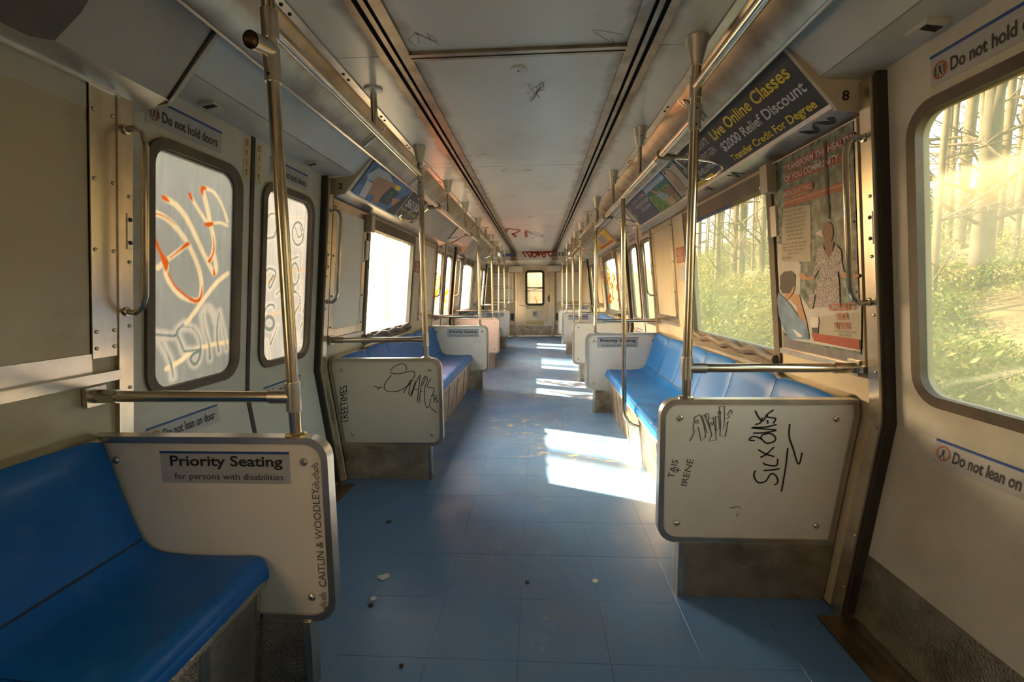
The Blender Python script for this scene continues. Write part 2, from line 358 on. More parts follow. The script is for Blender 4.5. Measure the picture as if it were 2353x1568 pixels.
BOLD = ['Priority Seating', 'Do not hold doors', 'Do not lean on door', 'E', 'X', 'I', 'T', '8', '2', '4', '10', '12', '6', 'Live Online Classes', '$2000 Relief Discount', 'Transfer Credit For Degree',
        'ONLINE EDUCATION', 'TRANSFORM THE HEALTH', 'OF YOU COMMUNITY', 'ACCELERATE\nYOUR\nFUTURE', 'IN CASE OF\nEMERGENCY\nFORCE\nSIDE WINDOW\nOUT TO EXIT', '6115', 'ONY', 'NOW']
_mk(THIN, 0.); _mk(BOLD, .024)
def text(body, name, mats, parent, org, u, v, wd, ht, bold=False, shear=0.):
    """lettering whose lower left corner is org, u reading direction, v up, fitted into wd x ht"""
    src = TXT[(body, bold)]; me = src.copy()
    xs = [p.co.x for p in me.vertices]; ys = [p.co.y for p in me.vertices]
    x0, x1, y0, y1 = min(xs), max(xs), min(ys), max(ys); u = Vector(u).normalized(); v = Vector(v).normalized(); org = Vector(org)
    for p in me.vertices:
        a = (p.co.x-x0)/(x1-x0)*wd; b = (p.co.y-y0)/(y1-y0)*ht; p.co = org+u*(a+shear*b)+v*b
    me.materials.clear(); me.materials.append(MATS[mats]); me.name = name
    return link(name, me, parent)
# ================================================================== the car
Y0, Y1 = -5.2, 12.4
DL = [-2.30, 2.06, 6.41, 10.76]; DR = [-3.40, .96, 5.31, 9.66]; DH = .665
LP = [1.265, 2.843, 5.600, 7.213, 9.957]; RP = [1.7495, 4.510, 6.1185, 8.872, 10.444]
def W(s, y, z, off=0.): return Vector((s*(WX(z)+off), y, z))
# ---- floor: vinyl tiles in a grid
fl = MB().box((-1.24, Y0, -.06), (1.24, Y1, -.004)).build('floor', 'vinyl_joint')
tag(fl, 'blue vinyl tile floor of the train car, scuffed, with sunlit patches', 'floor', kind='structure')
def tile_mesh(wd, dp):
    g = .0003; c = .0009; a, b = wd/2-g, dp/2-g
    return MB().add([(-a, -b, -.006), (a, -b, -.006), (a, b, -.006), (-a, b, -.006), (-a, -b, -c), (a, -b, -c), (a, b, -c), (-a, b, -c), (-a+c, -b+c, 0), (a-c, -b+c, 0), (a-c, b-c, 0), (-a+c, b-c, 0)],
                    [(0, 1, 5, 4), (1, 2, 6, 5), (2, 3, 7, 6), (3, 0, 4, 7), (4, 5, 9, 8), (5, 6, 10, 9), (6, 7, 11, 10), (7, 4, 8, 11), (8, 9, 10, 11), (3, 2, 1, 0)])
TS = .305; tm = tile_mesh(TS, TS).mesh('tile', 'vinyl', 0); te = tile_mesh(.27, TS).mesh('tile_edge', 'vinyl', 0)
cols = [(-.915-.135, te)]+[((k+.5)*TS, tm) for k in range(-3, 3)]+[(.915+.135, te)]
rest = MB(); r0 = math.floor((Y0-1.99)/TS); r1 = math.ceil((Y1-1.99)/TS)
for r in range(r0, r1):
    yc = 1.99+(r+.5)*TS
    if yc-TS/2 < Y0 or yc+TS/2 > Y1+.02: continue
    for x, me in cols:
        jz = random.uniform(-.0006, .0)
        if .9 < yc < 9.6:
            link('tile', me, fl).location = (x, yc, jz)
        else:
            rest.add([(p.co.x+x, p.co.y+yc, p.co.z) for p in me.vertices], [tuple(q.vertices) for q in me.polygons])
tag(rest.build('tile_field', 'vinyl', fl, 0), kind='stuff')
# ---- shell above and outside, so that daylight only comes in through the glass
roof = MB().sweep([(-1.33, 1.86), (-1.35, 2.0), (-1.2, 2.22), (0, 2.32), (1.2, 2.22), (1.35, 2.0), (1.33, 1.86)], Y0-.1, Y1+.1).build('roof', 'steel_dark')
tag(roof, 'metal roof shell of the car above the ceiling panels', 'roof', kind='structure')
# ---- ceiling
ce = thing('ceiling', 'off-white ceiling panels with metal seams and grime along two dark tracks', 'ceiling', kind='structure')
ZC = 2.10; HY = 10.34
seams = [Y0, -3.2, -1.0, 1.79, 3.34, 5.53, 7.75, 9.52, HY]
for a, b in zip(seams, seams[1:]):
    MB().box((-.397, a+.003, ZC), (.397, b-.003, ZC+.02)).build('ceiling_panel', 'ceiling_white', ce)
    for s in (-1, 1):
        x0, x1 = sorted((s*.515, s*.688)); MB().box((x0, a+.002, ZC), (x1, b-.002, ZC+.02)).build('ceiling_side_panel', 'ceiling_white', ce)
MB().box((-.40, 1.765, ZC-.012), (.40, 1.785, ZC+.002)).box((-.40, 1.80, ZC-.010), (.40, 1.815, ZC+.002)).build('seam_bar', 'steel_dark', ce)
MB().box((-.70, Y0, ZC+.02), (.70, HY+.02, ZC+.03)).build('ceiling_backing', 'black_gap', ce)
for s in (-1, 1):
    for a, b, z in ((.397, .437, .006), (.452, .470, .003), (.486, .516, .006)):
        x0, x1 = sorted((s*a, s*b)); MB().box((x0, Y0, ZC-z), (x1, HY, ZC+.012)).build('track_strip', 'steel_dark', ce)
    x0, x1 = sorted((s*.686, s*.724)); MB().box((x0, Y0, ZC-.006), (x1, HY+.03, ZC+.004)).build('edge_strip', 'alu', ce)
    me = MB().lathe([(.006, 0), (.006, -.003)], (0, 0, 0), n=8).mesh('screw', 'black_gap')
    y = 1.0
    while y < 7.2:
        for d in (0, .05):
            link('screw', me, ce).location = (s*.705, y+d, ZC-.006)
        y += .45
for y in (1.93, 3.48, 5.59, 7.80, 9.6):
    d = MB().lathe([(.034, 0), (.034, -.004), (.030, -.007), (.004, -.006)], (0, y, ZC), n=24).build('ceiling_disc', 'ceiling_white', ce)
    MB().lathe([(.004, -.006), (.003, -.009)], (0, y, ZC), n=8).build('disc_screw', 'ink_grey', d)
# faint pen scribbles on the ceiling
def scrib(cx, cy, n, sx, sy, z, seed):
    r = random.Random(seed); return [(cx+r.uniform(-sx, sx), cy+r.uniform(-sy, sy), z) for _ in range(n)]
sb = MB()
for (px, py, n, sx, sy, sd) in ((1232, 212, 12, .045, .10, 1), (982, 88, 6, .04, .05, 2), (960, 95, 4, .03, .06, 12), (1110, 357, 7, .05, .05, 3), (1175, 392, 9, .09, .06, 4), (1400, 70, 5, .06, .10, 5), (1175, 450, 8, .08, .1, 6), (1290, 460, 6, .07, .15, 7)):
    c = at(px, py, Z=ZC); sb.ribbon(scrib(c.x, c.y, n, sx, sy, ZC-.0008, sd), .0035, (0, 0, 1))
sb.build('pen_scribble', 'ink_faint', ce)
def zpx(lst, ox, oy, sc, **k): return [at(ox+x/sc, oy+y/sc, **k) for x, y in lst]
rb = MB()
for st in ([(450, 570), (500, 485), (540, 490)], [(520, 480), (640, 505), (770, 530), (770, 560), (620, 635)], [(720, 500), (800, 510)], [(620, 600), (640, 640), (700, 665), (780, 670)], [(680, 660), (690, 700)], [(940, 530), (960, 560), (940, 610), (965, 660), (940, 700)], [(1320, 640), (1350, 655)], [(1320, 685), (1385, 690)]):
    rb.ribbon(zpx(st, 1120, 480, 10.695, Z=ZC-.001), .045, (0, 0, 1))
rb.build('spray_tag', 'red_paint', ce)
wb = MB()
for st in ([(985, 545), (1060, 580), (1130, 550), (1200, 570), (1260, 620)], [(985, 600), (1060, 615), (1130, 600), (1180, 640), (1250, 660)], [(985, 680), (1080, 690), (1180, 670), (1230, 690)], [(1010, 560), (1100, 640), (1200, 640), (1290, 640)]):
    wb.ribbon(zpx(st, 1120, 480, 10.695, Z=ZC-.0015), .035, (0, 0, 1))
wb.build('spray_tag', 'white_print', ce)
# ---- cove housing, board frame, header panels along both sides
for s, nm, DD in ((-1, 'left', DL), (1, 'right', DR)):
    tr = thing('trim_1' if s < 0 else 'trim_2', 'bronze-toned metal light cove running along the %s edge of the ceiling' % nm, 'trim', kind='structure')
    MB().prism([(.722, 2.096), (.728, 2.082), (.842, 1.992), (.856, 1.986), (.86, 2.05), (.74, 2.13)], Y0, Y1, s).build('cove', 'steel_dark', tr)
    MB().prism([(.858, 1.986), (.868, 1.984), (.878, 1.996), (.884, 1.996), (.894, 2.008), (.905, 2.012), (.921, 2.03), (.905, 2.06), (.858, 2.05)], Y0, Y1, s).build('cove_edge', 'alu', tr)
    y = 1.15 if s < 0 else 1.3
    ys = [2.44+.9*k for k in range(9)] if s < 0 else [2.22+.9*k for k in range(9)]
    for y in ys:
        MB().tube([(s*.737, y, 2.074), (s*.742, y, 2.062), (s*.80, y, 2.014), (s*.842, y, 1.984)], .004, 6).build('cove_staple', 'alu', tr)
        MB().prism([(.724, 2.088), (.73, 2.078), (.845, 1.987), (.848, 1.992), (.735, 2.085)], y+.03, y+.04, s).build('cove_joint', 'steel', tr)
    # header over each doorway and slanted boards over the benches
    edges = [Y0]+[v for d in DD for v in (d-DH, d+DH)]+[Y1]
    hd = thing('trim_3' if s < 0 else 'trim_4', 'grey header panels above the sliding doors on the %s' % nm, 'trim', kind='structure')
    for d in DD:
        a, b = d-DH-.02, d+DH+.075
        if b > Y1: b = Y1
        MB().prism([(.915, 2.028), (1.028, 1.925), (1.036, 1.94), (.93, 2.045)], a, b, s).build('header_panel', 'door_grey', hd)
        MB().prism([(1.03, 1.922), (1.30, 1.912), (1.30, 1.95), (1.036, 1.94)], a, b, s).build('header_soffit', 'door_grey', hd)
        for yy in (d-.35, d+.42):
            lb = MB().prism([(1.10, 1.921), (1.10, 1.908), (1.15, 1.900), (1.165, 1.916)], yy-.035, yy+.035, s).build('latch_box', 'door_grey', hd)
            MB().prism([(1.105, 1.907), (1.148, 1.899), (1.15, 1.9035), (1.107, 1.911)], yy-.03, yy-.005, s).build('latch_slot', 'black_gap', lb)
    bd = thing('trim_5' if s < 0 else 'trim_6', 'slanted beige advertising boards above the %s benches' % nm, 'trim', kind='structure')
    segs = [(edges[i], edges[i+1]) for i in range(0, len(edges), 2)]
    for i, (a, b) in enumerate(segs):
        a2, b2 = (a+.072 if i else a), (b+.06 if i < len(segs)-1 else b)
        cuts = [a2]+[y for y in (a+1.62, a+2.05) if i and y < b2-.3]+[b2]
        for p, q in zip(cuts, cuts[1:]):
            MB().hexa([ADP(s, p+.003, 0), ADP(s, q-.003, 0), ADP(s, q-.003, 1), ADP(s, p+.003, 1), ADP(s, p+.003, 0, -.02), ADP(s, q-.003, 0, -.02), ADP(s, q-.003, 1, -.02), ADP(s, p+.003, 1, -.02)]).build('ad_board', 'ad_board', bd)
        MB().prism([(1.075, 1.842), (1.084, 1.828), (1.176, 1.800), (1.20, 1.80), (1.20, 1.86), (1.10, 1.87)], a2, b2, s).build('ledge', 'alu', bd)
        for e, inn in ((a2, 1), (b2, -1)):
            if e in (Y0, Y1): continue
            pr = [(.915, 2.035), (1.035, 1.935), (1.06, 1.918), (1.20, 1.912), (1.222, 1.885), (1.222, 1.84), (1.20, 1.805), (1.095, 1.818), (1.075, 1.842), (.912, 2.025)]
            cp = MB().prism(pr, e-.012*inn, e+.004*inn, s).build('end_cap', 'cream', bd)
            if inn > 0 and i > 1:
                num = {(-1, 2): '2', (-1, 3): '4', (-1, 4): '6', (1, 2): '8', (1, 3): '10', (1, 4): '12'}[(s, i)]
                wd = .018*len(num)+.006
                xc = 1.118; text(num, 'number', 'ink', cp, (s*xc-wd/2, e-.0135, 1.846), (1, 0, 0), (0, 0, 1), wd, .034, True)
# torn tape scraps on the right ledge
for j, (y, l, lb) in enumerate(((1.76, .16, 'dark torn tape scrap on ledge just above the health poster'), (2.50, .10, 'dark torn tape scrap on ledge over the window latch'), (2.86, .08, 'small dark tape scrap on ledge farthest along the black advertisement'))):
    r = random.Random(int(y*100)); pl = MB(); pts = [(1.115+.022*math.sin(k*1.3+j)+.01*r.random(), y+l*k/8) for k in range(9)]
    pl.ribbon([(x, yy, 1.8285-(x-1.084)*.3044-.0022) for x, yy in pts], [.003+.026*r.random()**2 for _ in pts], (-.3, 0, -1))
    tag(pl.build('tape_scrap', 'ink', None, 0), lb, 'tape scrap', 'torn tape on the ledge')
# speaker grille on the right board
sp = thing('speaker_grille', 'oval perforated speaker grille beside the black advertisement', 'speaker', (1.0, 3.19, 1.93))
def ADF(s, off): return lambda y, t: ADP(s, y, t, off)
def ell(cy, ct, ry, rt, n=28): return [(cy+ry*math.cos(2*math.pi*k/n), ct+rt*math.sin(2*math.pi*k/n)) for k in range(n)]
MB().plate([ell(3.19, .48, .058, .36)], ADF(1, .003), ADF(1, -.004)).build('grille', 'steel_dark', sp)
for y, t in ((3.14, .08), (3.26, .14), (3.12, .8), (3.25, .92)):
    p = ADP(1, y, t, .003); MB().lathe([(.005, -.003), (.005, .003), (.002, .004)], p, 'x', 8).build('screw', 'ink_grey', sp)
# ---- side walls
LINE = {}
def wall_box(mb, s, y0, y1, z0, z1, o0=0., o1=.06):
    zz = [z0]+[z for z in (.74,) if z0 < z < z1]+[z1]
    for a, b in zip(zz, zz[1:]):
        mb.hexa([W(s, y0, a, o0), W(s, y1, a, o0), W(s, y1, a, o1), W(s, y0, a, o1), W(s, y0, b, o0), W(s, y1, b, o0), W(s, y1, b, o1), W(s, y0, b, o1)])
def wall_frame(mb, s, y0, y1, z0, z1, wd, o0, o1):
    wall_box(mb, s, y0, y1, z1-wd, z1, o0, o1); wall_box(mb, s, y0, y1, z0, z0+wd, o0, o1)
    wall_box(mb, s, y0, y0+wd, z0+wd, z1-wd, o0, o1); wall_box(mb, s, y1-wd, y1, z0+wd, z1-wd, o0, o1)
WZ0, WZ1 = .905, 1.70
rivet = MB().lathe([(.006, 0), (.0055, -.003), (.003, -.0045)], (0, 0, 0), 'x', 8).mesh('rivet', 'steel')
bolt_small = MB().lathe([(.007, 0), (.0065, -.003), (.003, -.005)], (0, 0, 0), 'x', 8).mesh('screw', 'ink_grey')
WINS = []
wn_i = 0
for s, nm, DD in ((-1, 'left', DL), (1, 'right', DR)):
    wl_ = thing('wall_'+nm, 'cream side wall of the car on the %s with framed panels and metal pillars' % nm, 'wall', kind='structure')
    edges = [Y0]+[v for d in DD for v in (d-DH, d+DH)]+[Y1]
    segs = [(edges[i], edges[i+1]) for i in range(0, len(edges), 2)]
    for i, (a, b) in enumerate(segs):
        full = 0 < i < len(DD)
        if full:
            y0, y1 = a+.71, a+1.90; WINS.append((s, y0, y1, i))
            m = MB(); wall_box(m, s, a, y0-.05, 0, 1.82); wall_box(m, s, y1+.04, b, 0, 1.82); wall_box(m, s, y0-.05, y1+.04, 0, WZ0-.075); wall_box(m, s, y0-.05, y1+.04, WZ1+.075, 1.82)
            m.build('wall_shell', 'cream', wl_)
            # framed access panels each side of the window
            for pi, (p, q) in enumerate(((a+.075, a+.625), (a+2.27, a+2.93))):
                if s < 0 and i == 1 and pi == 1: continue
                fm = MB(); wall_frame(fm, s, p, q, .93, 1.795, .055, -.010, 0); fr = fm.build('panel_frame', 'steel', wl_)
                bm_ = MB(); wall_box(bm_, s, p+.055, q-.055, .985, 1.74, -.006, 0); bm_.build('access_panel', 'white_board' if (s, pi) != (1, 1) else 'cream', wl_)
                sm = MB(); wall_box(sm, s, p-.01, q+.01, .905, .93, -.022, 0); sm.build('panel_sill', 'alu', wl_)
                for yy in (p+.025, q-.025):
                    for zz in (1.0, 1.2, 1.45, 1.75): o = link('screw', bolt_small, wl_); o.location = W(s, yy, zz, -.010); o.scale.x = s
            # rounded pillar beyond the window with red notice and grey plate
            nm_ = MB(); wall_box(nm_, s, y1+.06, y1+.29, .80, 1.79, -.016, 0); nm_.build('window_pillar', 'cream', wl_)
            q0, q1 = y1+.075, y1+.265
            nb = MB(); wall_box(nb, s, q0, q1, 1.425, 1.545, -.0185, -.015); no = nb.build('red_notice', 'red_sign', wl_); no['label'] = 'small red emergency window notice'
            org = W(s, q0+.02 if s < 0 else q1-.02, 1.435, -.0195)
            text('IN CASE OF\nEMERGENCY\nFORCE\nSIDE WINDOW\nOUT TO EXIT', 'lettering', 'white_print', no, org, (0, -s, 0), W(s, 0, 1.6)-W(s, 0, 1.4), .15, .095, True)
            nb = MB(); wall_box(nb, s, q0+.03, q1-.03, 1.285, 1.40, -.0185, -.015); nb.build('notice_plate', 'sticker_grey', wl_)
            # latch box by the upper window corner
            lb = MB(); wall_box(lb, s, y0-.105, y0-.04, 1.66, 1.785, -.055, 0); bx = lb.build('latch_box', 'cream', wl_)
            p = W(s, y0-.04, 1.70, -.03); MB().lathe([(.018, 0), (.018, .03), (.012, .036)], p, 'y', 12).build('knob', 'steel', bx)
            lb = MB(); wall_box(lb, s, y0-.095, y0-.045, 1.46, 1.60, -.02, 0); lb.build('latch_plate', 'white_board', wl_)
        else:
            m = MB(); wall_box(m, s, a, b, 0, 1.82); m.build('wall_shell', 'cream', wl_)
        # metal door pillars, with rivets
        for e, dr in ((a, 1), (b, -1)):
            if e in (Y0, Y1): continue
            pm = MB(); wall_box(pm, s, min(e, e+.05*dr), max(e, e+.05*dr), 0, 1.90, -.016, .05); pl_ = pm.build('door_pillar', 'steel', wl_)
            pm = MB(); wall_box(pm, s, min(e-.012*dr, e), max(e-.012*dr, e), 0, 1.91, .0, .05); pm.build('door_seal', 'rubber', wl_)
            if -.5 < e < 8 :
                for k in range(9):
                    z = .12+.2*k; o = link('rivet', rivet, pl_); o.location = W(s, e+.013*dr, z, -.016); o.scale.x = s
                lk = MB(); wall_box(lk, s, e+min(.004*dr, .022*dr), e+max(.004*dr, .022*dr), 1.36, 1.47, -.019, -.015); lk.build('lock_plate', 'alu', wl_)
                for zz in (1.38, 1.45):
                    o = link('screw', bolt_small, wl_); o.location = W(s, e+.013*dr, zz, -.019); o.scale.x = s
# long framed cream panel on the near left wall (its unseen window has the light-spreading pane)
wl_ = bpy.data.objects['wall_left']
fm = MB(); wall_box(fm, -1, .60, 1.263, .985, 1.045, -.010, 0); wall_box(fm, -1, .60, 1.345, .955, .985, -.026, 0); wall_box(fm, -1, .60, 1.35, 1.80, 1.82, -.02, 0); fm.build('panel_frame', 'alu', wl_)
fm = MB(); wall_box(fm, -1, 1.263, 1.345, 1.03, 1.80, -.012, 0); ps = fm.build('panel_stile', 'steel', wl_)
for zz in (1.06, 1.11, 1.35, 1.55, 1.74):
    for yy in (1.275, 1.333): o = link('rivet', rivet, ps); o.location = W(-1, yy, zz, -.012); o.scale.x = -1
fm = MB(); wall_box(fm, -1, .60, 1.26, 1.045, 1.735, -.006, 0); fm.build('blank_panel', 'cream', wl_)
fm = MB(); wall_box(fm, -1, .60, 1.26, 1.735, 1.80, -.007, 0); fm.build('panel_strip', 'door_grey', wl_)
# ---- windows
for k, (s, y0, y1, i) in enumerate(WINS):
    nmw = {(-1, 1): 'left window beside the viewer, out of frame', (1, 1): 'right window behind the viewer, out of frame', (-1, 2): 'bright hazy side window above the left bench with crumpled dark rubber gasket', (-1, 3): 'farther left side window, white with glare', (1, 2): 'large hazy right window showing green woods behind the blue bench', (1, 3): 'farther right window scrawled over with orange spray paint'}[(s, i)]
    wd = thing('window_%d' % (k+1), nmw, 'window', (s*1.28, (y0+y1)/2, .9), kind='structure')
    MB().plate([rrect(y0-.05, y1+.04, WZ0-.085, WZ1+.08, .06), rrect(y0, y1, WZ0, WZ1, .012)[::-1]], lambda y, z: W(s, y, z, -.012), lambda y, z: W(s, y, z, .05)).build('gasket', 'gasket', wd)
    # loose, wavy lower gasket fold
    g = MB(); n = 26; pr = random.Random(k); pts = []
    for j in range(n+1):
        y = y0-.03+(y1-y0+.05)*j/n; pts.append(W(s, y, WZ0-.035+.012*math.sin(j*.9+k)+.008*pr.random(), -.016+.006*math.sin(j*1.7)))
    g.tube(pts, [.020+.008*pr.random() for _ in pts], 8); g.build('gasket_fold', 'gasket', wd)
    mt = ('glass_sunny' if i > 1 else 'glass_light_diffuser') if s < 0 else ('glass_hazy' if i > 1 else 'glass_frosted')  # unseen panes: left one added to spread light, right one kept dim
    MB().plate([rect(y0-.01, y1+.01, WZ0-.01, WZ1+.01)], lambda y, z: W(s, y, z, .02)).build('pane', mt, wd, 0)
    MB().hexa([W(s, y0-.04, WZ0-.10, -.03), W(s, y1+.04, WZ0-.10, -.03), W(s, y1+.04, WZ0-.10, .0), W(s, y0-.04, WZ0-.10, .0), W(s, y0-.04, WZ0-.085, -.03), W(s, y1+.04, WZ0-.085, -.03), W(s, y1+.04, WZ0-.085, .0), W(s, y0-.04, WZ0-.085, .0)]).build('window_sill', 'alu', wd)
    if s > 0 and i == 2:
        st = MB(); r = random.Random(3)
        for j in range(8):
            yy = 2.75+.09*j; st.hexa([W(1, yy, WZ1-.012-.01*r.random(), -.004), W(1, yy+.085, WZ1-.012-.01*r.random(), -.004), W(1, yy+.085, WZ1-.012, .0), W(1, yy, WZ1-.012, .0), W(1, yy, WZ1, -.004), W(1, yy+.085, WZ1, -.004), W(1, yy+.085, WZ1, .0), W(1, yy, WZ1, .0)])
        st.build('blue_tape', 'print_blue', wd)
    if s > 0 and i == 3:
        st = MB(); r = random.Random(5)
        for j in range(12):
            yy = r.uniform(y0+.1, y1-.1); zz = r.uniform(WZ0+.05, WZ1-.3)
            st.ribbon([W(s, yy+.12*math.sin(q*1.9+j), zz+.10*q*(.5 if j % 2 else 1)*.8, .012) for q in range(4)], .05, (-1, 0, 0))
        st.build('spray_tag', 'spray_orange', wd)
# ---- sliding doors
def make_door(k, s, d, frost, label):
    dr = thing('door_%d' % k, label, 'door', (s*1.3, d, 0), kind='structure')
    O = .032
    for lf in (-1, 1):
        y0, y1 = (d-DH, d-.012) if lf < 0 else (d+.012, d+DH)
        wy0, wy1 = (y0+.105, y1-.075) if lf < 0 else (y0+.075, y1-.105)
        wz0, wz1 = .855, 1.745
        F = lambda y, z: W(s, y, z, O); B = lambda y, z: W(s, y, z, O+.03)
        m = MB(); m.plate([[(y0, .74), (y1, .74), (y1, 1.925), (y0, 1.925)], rrect(wy0, wy1, wz0, wz1, .085)[::-1]], F, B)
        m.plate([rect(y0, y1, .02, .74)], F, B)
        leaf = m.build('door_leaf', 'door_grey', dr)
        MB().plate([rrect(wy0-.012, wy1+.012, wz0-.012, wz1+.012, .095), rrect(wy0+.022, wy1-.022, wz0+.022, wz1-.022, .065)[::-1]], lambda y, z: W(s, y, z, O-.012), lambda y, z: W(s, y, z, O+.03)).build('window_gasket', 'gasket', leaf)
        MB().plate([rrect(wy0+.01, wy1-.01, wz0+.01, wz1-.01, .07)], lambda y, z: W(s, y, z, O+.012)).build('pane', frost[0 if lf < 0 else 1], leaf, 0)
        kp = MB(); wall_box(kp, s, y0+.01, y1-.01, .02, .26, O-.003, O); kp.build('kick_plate', 'aluminium_ribbed', leaf)
        up = W(s, 0, 1.6)-W(s, 0, 1.4); up2 = W(s, 0, .9)-W(s, 0, .8); u = Vector((0, -s, 0))
        if 0 < d < 7:
            # hold-the-doors strip above the window and lean strip below it
            for (zz, body, hh, upv) in ((1.785, 'Do not hold doors', .085, up), (.67, 'Do not lean on door', .075, None)):
                a = y0+.10 if lf < 0 else y0+.12; b = a+.36
                stk = MB(); wall_box(stk, s, a, b, zz, zz+hh, O-.0015, O); st = stk.build('door_sticker', 'sticker_grey', leaf)
                bl = MB(); wall_box(bl, s, a, b, zz+hh-.008, zz+hh, O-.0025, O-.0015)
                bl.build('lettering', 'print_blue', st)
                zb = zz+.018; a0 = a if s < 0 else b
                text(body, 'lettering', 'ink', st, W(s, a0-s*.065, zb, O-.0025), u, upv or (W(s, 0, .73)-W(s, 0, .68)), .27, .036, True)
                cy = a0-s*.032; cz = zb+.018
                MB().plate([ell(cy, cz, .023, .023), ell(cy, cz, .018, .018)[::-1]], lambda y, z: W(s, y, z, O-.0028)).build('lettering', 'orange_print', st)
                g = MB(); g.ribbon([W(s, cy, cz+.012, O-.0026), W(s, cy, cz-.002, O-.0026)], .008, (1, 0, 0)); g.ribbon([W(s, cy-.007, cz-.014, O-.0026), W(s, cy, cz, O-.0026), W(s, cy+.007, cz-.014, O-.0026)], .005, (1, 0, 0), False)
                if 'lean' in body: pass
                else:
                    for q in (-.013, .013): g.ribbon([W(s, cy+q, cz+.011, O-.0026), W(s, cy+q, cz-.011, O-.0026)], .004, (1, 0, 0))
                g.build('lettering', 'ink', st)
            ye = (y1-.052) if lf < 0 else (y0+.012)
            e = MB(); wall_box(e, s, ye, ye+.04, 1.725, 1.90, O-.0015, O); es = e.build('exit_sticker', 'sticker_cream', leaf)
            for q, ch in enumerate('EXIT'):
                wdt = .019 if ch != 'I' else .005
                yc = ye+.02; text(ch, 'lettering', 'orange_print', es, W(s, yc+s*wdt/2, 1.866-.042*q, O-.0025), u, up, wdt, .026, True)
    sm = MB(); wall_box(sm, s, d-.013, d+.013, .02, 1.925, O-.004, O+.02); sm.build('centre_seal', 'rubber', dr)
    th = MB().box((min(s*1.10, s*1.30), d-DH, -.003), (max(s*1.10, s*1.30), d+DH, .010))
    for q in range(4): x = s*(1.12+.04*q); th.box((x-.006, d-DH, .010), (x+.006, d+DH, .013))
    th.build('threshold', 'steel_dark', dr)
    ob = MB(); wall_box(ob, s, d-DH-.05, d+DH+.05, 1.90, 2.02, .06, .11); ob.build('door_track_cover', 'steel_dark', dr)
    return dr
D1 = make_door(1, -1, DL[1], ('glass_frosted', 'glass_frosted_light'), 'near left sliding door with frosted panes covered in spray-painted tags')
D2 = make_door(2, -1, DL[2], ('glass_sunny', 'glass_sunny'), 'middle left sliding door with orange sprayed panes')
D3 = make_door(3, -1, DL[3], ('glass_sunny', 'glass_sunny'), 'farthest left sliding door near the end wall')
D4 = make_door(4, 1, DR[1], ('glass_hazy', 'glass_hazy'), 'near right sliding door with a large clear pane facing sunlit woods')
D5 = make_door(5, 1, DR[2], ('glass_hazy', 'glass_hazy'), 'middle right sliding door with narrow pale panes')
D6 = make_door(6, 1, DR[3], ('glass_hazy', 'glass_hazy'), 'farthest right sliding door near the end wall')
make_door(8, -1, DL[0], ('glass_frosted_light', 'glass_frosted_light'), 'left sliding door behind the viewer, out of frame')
make_door(9, 1, DR[0], ('glass_frosted', 'glass_frosted'), 'right sliding door behind the viewer, out of frame')  # unseen panes kept dim so less light reaches the nearest left partition
# the near left panes: film with sprayed tags, soft edged, as a colour attribute on a fine grid of the pane itself
import numpy as np
def film_mat():
    m = bpy.data.materials.new('tagged_film'); m.use_nodes = True; N = m.node_tree.nodes; L = m.node_tree.links; N.remove(N['Principled BSDF'])
    at_ = N.new('ShaderNodeAttribute'); at_.attribute_name = 'paint'
    g = N.new('ShaderNodeNewGeometry'); mp = N.new('ShaderNodeMapping'); mp.inputs['Scale'].default_value = (1, 1, .12); L.new(g.outputs['Position'], mp.inputs[0])
    n = N.new('ShaderNodeTexNoise'); n.inputs['Scale'].default_value = 60; n.inputs['Detail'].default_value = 4; L.new(mp.outputs[0], n.inputs['Vector'])
    n2 = N.new('ShaderNodeTexNoise'); n2.inputs['Scale'].default_value = 4; n2.inputs['Detail'].default_value = 3; L.new(g.outputs['Position'], n2.inputs['Vector'])
    ad = N.new('ShaderNodeMath'); ad.operation = 'MULTIPLY_ADD'; L.new(n2.outputs[0], ad.inputs[0]); ad.inputs[1].default_value = .9; L.new(n.outputs[0], ad.inputs[2])
    r = N.new('ShaderNodeMapRange'); r.inputs[1].default_value = .5; r.inputs[2].default_value = 1.4; r.inputs[3].default_value = .80; r.inputs[4].default_value = 1.22; L.new(ad.outputs[0], r.inputs[0])
    mx = N.new('ShaderNodeMixRGB'); mx.blend_type = 'MULTIPLY'; mx.inputs[0].default_value = 1; L.new(at_.outputs[0], mx.inputs[1]); L.new(r.outputs[0], mx.inputs[2])
    t = N.new('ShaderNodeBsdfTranslucent'); L.new(mx.outputs[0], t.inputs[0])
    gl_ = N.new('ShaderNodeBsdfGlossy'); gl_.inputs['Roughness'].default_value = .1; ms = N.new('ShaderNodeMixShader'); ms.inputs[0].default_value = .03
    L.new(t.outputs[0], ms.inputs[1]); L.new(gl_.outputs[0], ms.inputs[2]); L.new(ms.outputs[0], N['Material Output'].inputs[0]); MATS['tagged_film'] = m
film_mat()
FILM = .0098                                  # how much of the daylight the plain film lets through
def dense(pts, ws):
    q = []; 
    for i in range(len(pts)-1):
        a, b, c, d = pts[max(i-1, 0)], pts[i], pts[i+1], pts[min(i+2, len(pts)-1)]
        for k in range(10):
            t = k/10; q.append([.5*((2*b[j])+(c[j]-a[j])*t+(2*a[j]-5*b[j]+4*c[j]-d[j])*t*t+(3*b[j]-a[j]-3*c[j]+d[j])*t**3) for j in (0, 1)]+[ws[i]+(ws[i+1]-ws[i])*t])
    q.append([pts[-1][0], pts[-1][1], ws[-1]]); return q
